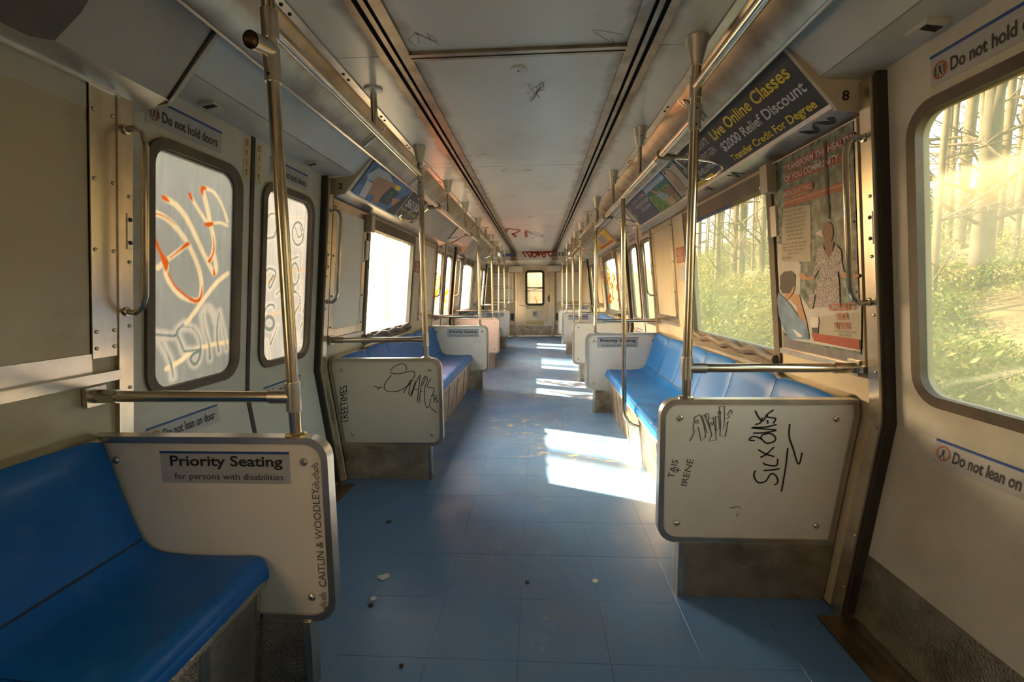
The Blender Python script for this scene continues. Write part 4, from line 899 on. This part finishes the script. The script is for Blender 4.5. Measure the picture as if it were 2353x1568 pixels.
# ---- hand loops on the bench rails
def loop(s, y, label):
    t = thing('hand_loop', label, 'hand loop', (s*XP, y, 1.83), 'steel hand loops hanging from the overhead rails')
    MB().tube([(s*XP, y-.03, 1.83), (s*XP, y+.03, 1.83)], .023, 14).tube([(s*(XP+.0), y, 1.83), (s*(XP+.07), y, 1.822)], [.020, .013], 10).build('clamp', 'steel_dark', t)
    P = [(.06, .0, .0), (.11, -.035, -.012), (.20, -.085, -.04), (.235, -.090, -.055), (.262, -.060, -.066), (.272, .03, -.072), (.268, .12, -.070), (.240, .155, -.060), (.20, .145, -.045), (.11, .055, -.014), (.06, 0, 0)]
    MB().tube([(s*(XP+a), y+b, 1.82+c) for a, b, c in P], .0065, 8).build('loop', 'tube', t)
for s, y, lb in ((-1, 3.32, 'hand loop in front of the left money advertisement'), (-1, 4.95, 'hand loop near the far end of the first left bench'), (-1, 7.7, 'hand loop above the near half of the far left bench'), (-1, 9.3, 'hand loop above the far half of the far left bench'),
                 (1, 2.22, 'hand loop in front of the black online classes advertisement'), (1, 3.95, 'hand loop above the far half of the sunlit bench'), (1, 6.6, 'hand loop above the near half of the second right bench'), (1, 8.2, 'hand loop above the far half of the second right bench')): loop(s, y, lb)
# ---- upright grab handles on the door pillars
def handle(s, y, label):
    t = thing('grab_handle', label, 'grab handle', tuple(W(s, y, 1.17)), 'upright grab handles beside the doors')
    a, b = 1.165, 1.715
    P = [W(s, y, b, -.016), W(s, y, b+.004, -.045), W(s, y, b-.015, -.068), W(s, y, b-.05, -.078), W(s, y, a+.05, -.078), W(s, y, a+.015, -.068), W(s, y, a-.004, -.045), W(s, y, a, -.016)]
    MB().tube(P, .0095, 10).build('bar', 'tube', t)
    for z in (a, b): p = W(s, y, z, -.017); MB().lathe([(.015, 0), (.015, -s*.004), (.010, -s*.006)], p, 'x', 10).build('end_flange', 'steel', t)
for s, y, lb in ((-1, 1.372, 'grab handle in front of the tagged pane of the near left door'), (-1, 2.76, 'grab handle beyond the near left door'), (-1, 5.72, 'grab handle before the middle left door'), (-1, 7.10, 'grab handle beyond the middle left door'),
                 (1, 1.66, 'grab handle over the edge of the health poster'), (1, 4.62, 'grab handle before the middle right door'), (1, 6.0, 'grab handle beyond the middle right door'), (1, 8.97, 'grab handle before the farthest right door')): handle(s, y, lb)
MB_ = thing('corner_rail', 'bent chrome rail with crossbar at the far left end', 'handrail', (-.62, 11.3, .8))
MB().tube([(-.62, 11.2, 1.9), (-.62, 11.2, .98), (-.64, 11.2, .93), (-.70, 11.2, .90), (-1.24, 11.2, .90)], .015, 10).build('rail', 'tube', MB_)
for z in (1.35,): MB().tube([(-.62, 11.2, z), (-1.22, 11.2, z)], .010, 8).build('crossbar', 'tube', MB_)
# ================================================================== printed cards and posters
def V_UP(s): return ADP(s, 0, 0)-ADP(s, 0, 1)
def card(name, s, y0, y1, t0, t1, m, parent, off=.003):
    return MB().hexa([ADP(s, y0, t0, off), ADP(s, y1, t0, off), ADP(s, y1, t1, off), ADP(s, y0, t1, off), ADP(s, y0, t0, off-.0025), ADP(s, y1, t0, off-.0025), ADP(s, y1, t1, off-.0025), ADP(s, y0, t1, off-.0025)]).build(name, m, parent)
def atext(parent, s, body, ystart, tb, wd, tt, m, bold=False, shear=0.):
    return text(body, 'lettering', m, parent, ADP(s, ystart, tb, .0042), (0, -s, 0), V_UP(s), wd, (tb-tt)*.2555, bold, shear)
def apoly(parent, s, pts, m, off=.0038, name='picture'):
    return MB().plate([pts], ADF(s, off)).build(name, m, parent, 0)
t = thing('ad_card', 'large black advertisement with yellow online classes lettering on the right', 'advertisement', tuple(ADP(1, 2.36, 1)))
card('card', 1, 1.70, 3.03, .01, .99, 'ad_black', t)
atext(t, 1, 'Live Online Classes', 2.455, .34, .70, .11, 'yellow_print', True)
atext(t, 1, '$2000 Relief Discount', 2.445, .66, .71, .44, 'white_print', True)
atext(t, 1, 'Transfer Credit For Degree', 2.435, .94, .69, .75, 'yellow_print', True)
atext(t, 1, 'CUTTING EDGE GRADUATE', 2.995, .29, .48, .14, 'white_print')
atext(t, 1, 'PROGRAM FOR NEXT-GEN', 2.985, .53, .48, .38, 'white_print')
atext(t, 1, 'DEVELOPERS', 2.87, .75, .27, .62, 'white_print')
apoly(t, 1, [(2.70, .83), (3.0, .83), (3.0, .96), (2.70, .96)], 'yellow_print', name='yellow_box')
atext(t, 1, 'ONLINE EDUCATION', 2.985, .93, .27, .86, 'orange_print', True)
t = thing('ad_card', 'navy organic farming advertisement with a field photo', 'advertisement', tuple(ADP(1, 3.95, 1)))
card('card', 1, 3.30, 4.58, .0, .98, 'ad_navy', t)
apoly(t, 1, rect(3.31, 3.84, .0, .22), 'ad_sky'); apoly(t, 1, rect(3.31, 3.84, .20, .38), 'ad_teal'); apoly(t, 1, rect(3.31, 3.84, .36, .97), 'ad_green')
apoly(t, 1, [(3.31, .45), (3.50, .5), (3.48, .75), (3.31, .97)], 'ad_soil', .0040)
apoly(t, 1, [(3.66, .28), (3.72, .20), (3.70, .30), (3.62, .50), (3.56, .44)], 'ad_skin', .0042)
apoly(t, 1, [(3.66, .45), (3.56, .40), (3.46, .62), (3.50, .78), (3.62, .70)], 'ad_shirt', .0043)
apoly(t, 1, [(3.58, .70), (3.44, .70), (3.42, .93), (3.55, .95)], 'ad_crate', .0045)
MB().plate([rect(3.838, 3.846, 0, .98)], ADF(1, .0042)).build('rule', 'white_print', t, 0)
atext(t, 1, 'ORGANIC FARMING', 4.34, .22, .46, .07, 'white_print'); atext(t, 1, 'APPRENTICESHIP', 4.32, .43, .44, .28, 'white_print'); atext(t, 1, 'PROGRAM', 4.23, .62, .30, .48, 'white_print')
atext(t, 1, 'JUNE 22 - MARCH 17', 4.23, .72, .30, .66, 'orange_print'); atext(t, 1, 'www.organicfarming-jobs.org', 4.26, .80, .33, .765, 'sticker_grey'); atext(t, 1, 'ORGANIC APPRENTICES 555-0162', 4.28, .90, .36, .865, 'sticker_grey')
apoly(t, 1, [(4.56, .18), (4.50, .25), (4.56, .5)], 'ad_skin', .0042); apoly(t, 1, [(4.57, .4), (4.47, .55), (4.52, .75), (4.57, .7)], 'ad_green', .0042)
t = thing('ad_card', 'yellow printed card on the far right board', 'advertisement', tuple(ADP(1, 6.7, 1)))
card('card', 1, 6.08, 7.32, .0, .96, 'ad_yellow', t)
apoly(t, 1, rect(6.4, 6.95, .22, .74), 'sticker_grey'); apoly(t, 1, rect(6.12, 7.28, .78, .92), 'orange_print')
for q in range(5): apoly(t, 1, rect(6.45, 6.9, .28+.09*q, .31+.09*q), 'ink_grey', .0044, 'print_line')
t = thing('ad_card', 'blue photo advertisement with a phone and $60,000 lettering on the left', 'advertisement', tuple(ADP(-1, 3.5, 1)))
card('card', -1, 2.84, 4.19, .0, .99, 'ad_black', t)
apoly(t, -1, rect(2.85, 3.70, .01, .98), 'ad_blue')
apoly(t, -1, [(2.95, .1), (3.15, .05), (3.30, .20), (3.16, .34), (2.92, .5), (2.88, .4)], 'sticker_grey', .0040)
apoly(t, -1, [(3.02, .28), (3.36, .16), (3.42, .45), (3.30, .72), (3.05, .80), (2.98, .60)], 'ad_skin', .0042)
apoly(t, -1, [(2.92, .5), (3.02, .52), (3.06, .95), (2.96, .95)], 'white_print', .0043)
apoly(t, -1, [(3.30, .28), (3.50, .34), (3.46, .82), (3.24, .84)], 'ad_black', .0046)
apoly(t, -1, [(3.14, .62), (3.24, .50), (3.28, .9), (3.18, .97)], 'ad_skin', .0047)
apoly(t, -1, [(3.44, .55), (3.62, .45), (3.66, .70), (3.54, .80)], 'ad_skin', .0047)
apoly(t, -1, [(3.36, .16), (3.46, .14), (3.47, .28), (3.37, .30)], 'yellow_print', .0045)
apoly(t, -1, [(3.70, .01), (3.70, .98), (3.48, .98), (3.55, .7)], 'ad_black', .0048)
for q in range(4): apoly(t, -1, rect(3.33, 3.42, .42+.08*q, .45+.08*q), 'ad_teal', .0049, 'print_line')
MB().plate([rect(3.705, 3.715, 0, .98)], ADF(-1, .0046)).build('rule', 'white_print', t, 0)
atext(t, -1, '$60,000', 3.76, .58, .36, .26, 'white_print'); atext(t, -1, 'LIVE ONLINE CLASSES', 3.74, .72, .42, .62, 'yellow_print'); atext(t, -1, 'A PROGRAM OF LEARNING\nFOR WORKING ADULTS', 3.76, .84, .36, .75, 'sticker_grey'); atext(t, -1, 'CERTIFICATION COURSES ONLINE', 3.75, .93, .38, .88, 'yellow_print')
for s, a, b, lb in ((-1, 4.24, 5.74, 'blank grey card frame on the left board beyond the phone advertisement'), (-1, 7.15, 8.4, 'blank grey card frame on the far left board'), (-1, -.9, 1.44, 'blank stained panel overhead at upper left')):
    t = thing('blank_card', lb, 'panel', tuple(ADP(s, (a+b)/2, 1)))
    card('card', s, a, b, .0, 1.02, 'ad_board', t, .006)
    MB().tube([ADP(s, a, .0, .008), ADP(s, b, .0, .008)], .004, 6).build('top_edge', 'steel', t)
    MB().tube([ADP(s, b, .0, .008), ADP(s, b, 1.02, .008)], .005, 6).build('side_edge', 'rubber', t)
bx = thing('ceiling_unit', 'dark rounded housing hanging at the upper left corner', 'housing', (-1.0, .9, 1.9))
P = [ADP(-1, y, t_, .012) for y, t_ in ((1.04, 1.02), (1.085, .95), (1.10, .62), (1.10, .0), (.4, .0), (.4, 1.02))]; Q = [p+Vector((.05, -.045, -.045)) for p in P]
n = len(P); MB().add(P+Q, [tuple(range(n)), tuple(range(n, 2*n))]+[(i, (i+1) % n, n+(i+1) % n, n+i) for i in range(n)]).build('shell', 'gasket', bx)
# ---- the health poster on the wall
HP = thing('wall_poster', 'tall health programme poster with a speaker in a patterned dress', 'poster', tuple(W(1, 1.98, .97, -.012)))
def pw(lst, ox, oy, sc): return [aw(ox+x/sc, oy+y/sc, 1, -.013) for x, y in lst]
lay = [0]
def shp(pts3, m, name='picture'):
    lay[0] += 1; d = Vector((-.0002*lay[0], 0, 0)); p2 = [(p.y, p.z) for p in pts3]
    tri = tessellate_polygon([[Vector((u, v, 0)) for u, v in p2]]); return MB().add([p+d for p in pts3], [tuple(q) for q in tri]).build(name, m, HP, 0)
MB().plate([[(1.715, .972), (2.08, .972), (2.20, 1.01), (2.255, 1.10), (2.255, 1.79), (1.715, 1.79)]], lambda y, z: W(1, y, z, -.0125), lambda y, z: W(1, y, z, -.011)).build('sheet', 'ad_foliage', HP, 0)
T1 = (1780, 290, 5.809); T2 = (1780, 560, 6.032)
shp(pw([(40, 0), (40, 260), (100, 1180), (220, 1330), (1190, 1500), (1205, 850), (870, 880), (600, 700), (340, 260), (340, 0)], *T2), 'ad_table')
shp(pw([(360, 300), (550, 300), (560, 700), (480, 900), (350, 700)], *T2), 'ad_foliage')
shp(pw([(700, 1000), (1205, 960), (1200, 1420), (540, 1330), (600, 1020)], *T2), 'ad_paper')
shp(pw([(120, 1095), (480, 1050), (490, 1568), (100, 1568)], *T1), 'ad_paper')
shp(pw([(100, 0), (500, 0), (510, 250), (100, 250)], *T2), 'ad_paper')
for z in ((140, 520, 1070, 80, 640, 500),): pass
o1 = [((140, 520), (1065, 75), (1065, 205), (140, 635)), ((140, 660), (890, 345), (895, 480), (135, 775)), ((135, 855), (515, 735), (518, 845), (132, 970)), ((130, 995), (945, 735), (945, 850), (128, 1095))]
for q in o1: shp(pw(q, *T1), 'red_sign', 'title_band')
def ptext(body, a, b, ht, m, bold=False, sc=T1):
    p0 = pw([a], *sc)[0]; p1 = pw([b], *sc)[0]; d = Vector((-.004, 0, 0))
    return text(body, 'lettering', m, HP, p0+d, p1-p0, W(1, 0, 1.5)-W(1, 0, 1.3), (p1-p0).length, ht, bold)
ptext('TRANSFORM THE HEALTH', (150, 620), (1045, 205), .026, 'white_print', True)
ptext('OF YOU COMMUNITY', (145, 755), (875, 460), .027, 'white_print', True)
ptext('INTRODUCTING:', (140, 945), (505, 825), .019, 'white_print')
ptext('One-Year Masters in Community Health Education', (135, 1060), (940, 800), .013, 'white_print')
ptext('By this time in your community\nthe health of our neighbors\nhas changed. Today there are\nmany ways to support it, and\nour program teaches skills\nthat help people care for\neach other every day in\ncities and small towns\nand learn from leaders.', (135, 1535), (455, 1490), .15, 'ink_grey')
ptext('If you are ready to grow\nplease visit our site to\nfind your next step.\nLearn more.', (115, 160), (465, 130), .055, 'ink_grey', False, T2)
ptext('APPLY NOW!', (110, 225), (245, 215), .012, 'ink_grey', False, T2)
# the woman, the seated man, the cup
shp(pw([(560, 1420), (640, 1380), (690, 1500), (560, 1450)], *T1), 'white_print')
shp(pw([(640, 1350), (660, 1290), (720, 1275), (775, 1320), (790, 1440), (760, 1540), (700, 1568), (660, 1500), (635, 1420)], *T1), 'ad_skin_dark')
shp(pw([(690, -20), (830, -20), (800, 120), (765, 215), (720, 130)], *T2), 'ad_skin_dark')
shp(pw([(670, 20), (600, 90), (575, 250), (545, 400), (560, 470), (620, 360), (660, 400), (600, 560), (570, 890), (910, 890), (905, 560), (880, 400), (900, 380), (920, 440), (975, 420), (940, 250), (930, 100), (850, 0), (765, 215)], *T2), 'ad_dress')
shp(pw([(360, 470), (345, 430), (380, 405), (440, 440), (445, 470), (540, 430), (565, 470), (540, 500), (440, 505), (400, 510)], *T2), 'ad_skin')
shp(pw([(950, 395), (1190, 430), (1180, 460), (1110, 500), (1060, 480), (920, 470)], *T2), 'ad_skin')
shp(pw([(80, 620), (85, 450), (140, 390), (240, 375), (295, 440), (285, 600), (220, 690), (120, 690)], *T2), 'ad_hair')
shp(pw([(150, 690), (220, 690), (280, 580), (290, 620), (255, 700), (190, 780), (150, 760)], *T2), 'ad_skin')
shp(pw([(255, 705), (350, 705), (385, 850), (450, 1080), (480, 1250), (380, 1100), (330, 960), (310, 860), (230, 790)], *T2), 'ad_skin')
shp(pw([(60, 680), (150, 760), (230, 850), (320, 980), (440, 1100), (490, 1270), (480, 1330), (220, 1330), (140, 1200), (70, 1000), (45, 800)], *T2), 'ad_denim')
shp(pw([(260, 1180), (395, 1275), (385, 1300), (330, 1290)], *T2), 'white_print')
shp(pw([(500, 1020), (610, 1020), (625, 1070), (610, 1240), (540, 1240), (525, 1160), (505, 1080)], *T2), 'white_print'); shp(pw([(527, 1165), (612, 1165), (610, 1240), (540, 1240)], *T2), 'ad_hair')
shp(pw([(490, 710), (575, 710), (540, 900), (480, 910)], *T2), 'ad_dress')
shp(pw([(525, 1240), (1190, 1330), (1190, 1475), (560, 1350)], *T2), 'red_sign', 'title_band')
p0 = pw([(760, 1190)], *T2)[0]; p1 = pw([(1155, 1190)], *T2)[0]; ptext('ACCELERATE\nYOUR\nFUTURE', (770, 1185), (1145, 1195), .100, 'orange_print', True, T2)
ptext('Call for more information\n555-014-0026', (830, 1275), (1155, 1300), .024, 'ink_grey', False, T2)
ptext('The Nonprofit, Purpose-Certified college\ncommitted to community and social justice.', (560, 1330), (1165, 1440), .024, 'white_print', False, T2)
shp(pw([(665, 195), (688, 190), (745, 1240), (715, 1240)], *T1), 'ad_hair')
# ================================================================== small things on the floor
def scrap(name, px, py, r, m, lb, cat, n=7, seed=1, hgt=.0015):
    c = at(px, py, Z=0); rr = random.Random(seed); lp = [(c.x+r*(.5+.6*rr.random())*math.cos(2*math.pi*k/n), c.y+r*(.5+.6*rr.random())*math.sin(2*math.pi*k/n)) for k in range(n)]
    return tag(MB().plate([lp], lambda x, y: Vector((x, y, .0008)), lambda x, y: Vector((x, y, .0008+hgt+.002*rr.random()))).build(name, m, None, 0), lb, cat)
scrap('paint_chip', 1368, 1337, .020, 'chip_white', 'pale arrow-shaped paint chip on the blue floor at right', 'paint chip', 5, 3)
scrap('paint_chip', 882, 1328, .026, 'chip_white', 'larger white paint chip on the floor near the nearest partition', 'paint chip', 9, 5)
scrap('paint_chip', 858, 1377, .016, 'chip_white', 'small white paint chip just below the larger one', 'paint chip', 7, 6)
scrap('dirt_crumb', 853, 1392, .012, 'dirt', 'dark crumb beside the small white paint chip', 'crumb', 7, 8, .004)
scrap('dirt_crumb', 894, 1200, .018, 'dirt', 'brown leaf-like crumb on the floor left of the aisle', 'crumb', 5, 9, .004)
scrap('dirt_crumb', 1212, 1340, .010, 'dirt', 'dark crumb in the middle of the aisle floor', 'crumb', 6, 10, .004)
scrap('dirt_crumb', 922, 1532, .010, 'bark', 'reddish crumb at the bottom edge of the floor', 'crumb', 6, 12, .004)
# ================================================================== outside: woods on both sides of the track
def ground_z(x, y):
    ax = abs(x)
    if ax < 3: return -1.15
    k = .34 if x > 0 else .03
    return -1.15+(ax-3)*k*(1 if ax < 22 else .6)+(.25*math.sin(x*.5+y*.3)+.2*math.sin(y*.21-x*.17))*min(1, (ax-3)/4)
g = MB(); xs = [-70, -50, -34, -22, -14, -9, -6, -4, -3, 0, 3, 4, 5, 6.5, 8, 10, 13, 16, 20, 25, 32, 42, 60]; ys = list(range(-30, 111, 5))
g.add([(x, y, ground_z(x, y)) for y in ys for x in xs], [(j*len(xs)+i, j*len(xs)+i+1, (j+1)*len(xs)+i+1, (j+1)*len(xs)+i) for j in range(len(ys)-1) for i in range(len(xs)-1)])
tag(g.build('ground', 'earth'), 'leafy earth bank rising beside the track outside the windows', 'ground', kind='structure')
def tree_mesh(seed, h, r, bark, lean=0., twigs=26, fork=False, low=.15):
    rr = random.Random(seed); m = MB()
    def limb(p, d, l, r0, depth):
        n = 5; pts = [p]; rs = [r0]; q = Vector(p); dd = Vector(d)
        for k in range(n):
            dd = (dd+Vector((rr.uniform(-.16, .16), rr.uniform(-.16, .16), rr.uniform(-.06, .10)))).normalized(); q = q+dd*l/n; pts.append(q.copy()); rs.append(r0*(1-.85*(k+1)/n)+.003)
        m.tube(pts, rs, 6 if depth < 2 else 4, False)
        if depth < 3:
            for _ in range(4 if depth == 1 else 3):
                i = rr.randint(1, n); a = rr.uniform(0, 6.28); nd = (dd*.6+Vector((math.cos(a), math.sin(a), rr.uniform(-.2, .5)))).normalized(); limb(pts[i], nd, l*rr.uniform(.35, .6), max(.004, rs[i]*.6), depth+1)
    def trunk(p, lx, ly, hh, r0):
        pts = []; rs = []
        for k in range(9):
            t = k/8; pts.append(Vector((p[0]+lx*t*hh+.06*math.sin(t*5+seed), p[1]+ly*t*hh+.06*math.cos(t*4+seed), p[2]+t*hh))); rs.append(r0*(1-.75*t)+.01)
        m.tube(pts, rs, 9, False)
        for _ in range(twigs):
            t = rr.uniform(low, 1); i = int(t*8); a = rr.uniform(0, 6.28); limb(pts[i], Vector((math.cos(a), math.sin(a), rr.uniform(-.05, .6))).normalized(), hh*rr.uniform(.10, .22), rs[i]*.35, 1)
        return pts
    pts = trunk((0, 0, -.4), lean, 0, h, r)
    if fork: trunk(tuple(pts[2]), -.16, .05, h*.75, r*.7)
    return m.mesh('tree', bark, 60)
PT = [tree_mesh(1, 14, .13, 'bark_pale', .02, 10, low=.12), tree_mesh(2, 12, .09, 'bark', -.03, 9, low=.12), tree_mesh(3, 16, .16, 'bark_pale', .01, 12, low=.15), tree_mesh(4, 9, .06, 'bark_pale', .06, 9, low=.10), tree_mesh(5, 11, .08, 'bark', .0, 10, low=.08)]
FK = tree_mesh(8, 13, .12, 'bark_dark', .02, 16, True, .12)
def put(name, me, x, y, sc=1., label=None, cat='tree', group=None, rz=None):
    o = link(name, me); o.location = (x, y, ground_z(x, y)); o.scale = (sc,)*3; o.rotation_euler.z = random.uniform(0, 6.28) if rz is None else rz
    return tag(o, label, cat, group)
def along(px, py, X): p = at(px, py, X=X); return p.x, p.y
x, y = along(2265, 500, 9.0); put('forked_tree', FK, x, y, 1., 'grey forked tree framed in the near right door window', rz=2.4)
x, y = along(2150, 640, 7.5); put('bare_tree', PT[4], x, y, .8, 'thin dark tree at the left of the near right door window', rz=1.)
x, y = along(1705, 600, 12.); put('bare_tree', FK, x, y, .9, 'thick tree seen through the large right window', rz=.5)
rr = random.Random(21)
class Bulk:                       # many copies welded into one uncountable mass
    def __init__(s): s.mb = {}
    def add(s, key, me, x, y, sc, rz):
        c, n = math.cos(rz)*sc, math.sin(rz)*sc; z = ground_z(x, y); b = s.mb.setdefault(key, MB())
        v = [(x+c*p.co.x-n*p.co.y, y+n*p.co.x+c*p.co.y, z+sc*p.co.z) for p in me.vertices]; k = len(b.v); b.v += v
        for q in me.polygons: b.f.append(tuple(i+k for i in q.vertices)); b.mi.append(q.material_index)
bulk = Bulk()
for k in range(30):
    X = rr.uniform(9, 18); ang = rr.uniform(.8, 2.9); Yp = X*ang+rr.uniform(-2, 2)
    put('woodland_tree', PT[k % 5], X, Yp, rr.uniform(.8, 1.25), 'thin leafless tree in the sunlit woods right of the track', group='leafless trees right of the track')
TMAT = ['bark_pale', 'bark', 'bark_pale', 'bark_pale', 'bark']
for k in range(120):
    X = rr.uniform(14, 46); Yp = X*rr.uniform(.45, 3.1)+rr.uniform(-2, 2); bulk.add('far_woods_'+TMAT[k % 5], PT[k % 5], X, Yp, rr.uniform(.8, 1.3), rr.uniform(0, 6.28))
for k in range(46):
    X = -rr.uniform(9, 40); Yp = abs(X)*rr.uniform(1.9, 3.4)+rr.uniform(-1, 2); bulk.add('glare_woods_'+TMAT[k % 5], PT[k % 5], X, Yp, rr.uniform(.7, 1.2), rr.uniform(0, 6.28))
for X, Yp, k, lb in ((-13.0, 9.6, 0, 'bare tree whose branches dapple the light, left of the track'), (-15.5, 14.6, 2, 'taller bare tree left of the track beyond the first'), (-11.0, 13.4, 4, 'small bare tree left of the track among taller ones')):
    put('dapple_tree', PT[k], X, Yp, 1.05, lb)
for k, (X, Yp, sc) in enumerate(((-.9, 17, .8), (.6, 20, .9), (1.6, 26, 1.), (-2.2, 28, 1.))):
    put('track_tree', (FK, PT[1], PT[4], FK)[k], X, Yp, sc, ['leaning forked tree behind the end door window', 'thin tree right of centre in the end door window', 'farther thin tree beyond the end door', 'farther forked tree beyond the end door'][k], rz=k*1.3)
def bush_mesh(seed, n, m, size=.042):
    rr = random.Random(seed); b = MB()
    for _ in range(n):
        a = rr.uniform(0, 6.28); e = rr.uniform(-.1, 1.4); R = rr.uniform(.55, 1.)*(1+.25*math.sin(3*a+seed)); c = Vector((R*math.cos(a)*math.cos(e), R*math.sin(a)*math.cos(e), .75*R*math.sin(e)+.05))
        d = Vector((rr.gauss(0, 1), rr.gauss(0, 1), rr.gauss(0, 1))).normalized(); o = d.orthogonal().normalized(); q = d.cross(o); l = size*rr.uniform(.6, 1.4)
        b.add([c-o*l, c+q*l*.45, c+o*l, c-q*l*.45], [(0, 1, 2, 3)])
    for k in range(7):
        a = rr.uniform(0, 6.28); b.m = 1; b.tube([(0, 0, 0), (.35*math.cos(a), .35*math.sin(a), .4), (.7*math.cos(a), .7*math.sin(a), .62)], [.02, .012, .004], 4)
    return b.mesh('bush', [m, 'bark'], 0)
BM = [bush_mesh(1, 1500, 'leaf'), bush_mesh(2, 1500, 'leaf_yellow'), bush_mesh(3, 1500, 'leaf'), bush_mesh(4, 1500, 'leaf_yellow')]
for k in range(230):
    X = 4.2+32*rr.random()**1.5; Yp = X*rr.uniform(.45, 3.1)+rr.uniform(-1, 1)
    bulk.add('undergrowth_%d' % (k % 2), BM[k % 4], X, Yp, rr.uniform(.6, 1.3)*(1+X*.02), rr.uniform(0, 6.28))
x, y = along(2235, 925, 2.9); put('shrub', BM[0], x, y, .5, 'small sunlit shrub at the bottom of the near right door window', 'shrub')
for k in range(40):
    X = -rr.uniform(5, 26); Yp = abs(X)*rr.uniform(2.0, 3.4); bulk.add('glare_undergrowth', BM[0], X, Yp, rr.uniform(.8, 1.6), rr.uniform(0, 6.28))
for key, nm, lb, ms in (('far_woods_bark_pale', 'far_woods', 'pale leafless trunks and twigs of the distant woods on the right', ['bark_pale']), ('far_woods_bark', 'far_woods', 'dark leafless trunks and twigs of the distant woods on the right', ['bark']), ('glare_woods_bark_pale', 'glare_woods', 'pale leafless woods in the glare beyond the left windows', ['bark_pale']), ('glare_woods_bark', 'glare_woods', 'dark leafless woods in the glare beyond the left windows', ['bark']),
                        ('undergrowth_0', 'undergrowth', 'green leafy undergrowth covering the bank outside the right windows', ['leaf', 'bark']), ('undergrowth_1', 'undergrowth', 'yellow-green leafy undergrowth covering the bank outside the right windows', ['leaf_yellow', 'bark']), ('glare_undergrowth', 'undergrowth', 'undergrowth in the glare outside the left windows', ['leaf', 'bark'])):
    tag(bulk.mb[key].build(nm, ms, None, 0), lb, 'woods' if 'woods' in nm else 'undergrowth', kind='stuff')
bp = MB().tube([at(2108, 905, X=1.72), at(2135, 900, X=1.72), at(2150, 912, X=1.72), at(2154, 950, X=1.72), at(2156, 1100, X=1.72)], .016, 10).build('bent_pipe', 'pipe_white')
tag(bp, 'pale bent pipe just outside the near right door', 'pipe')
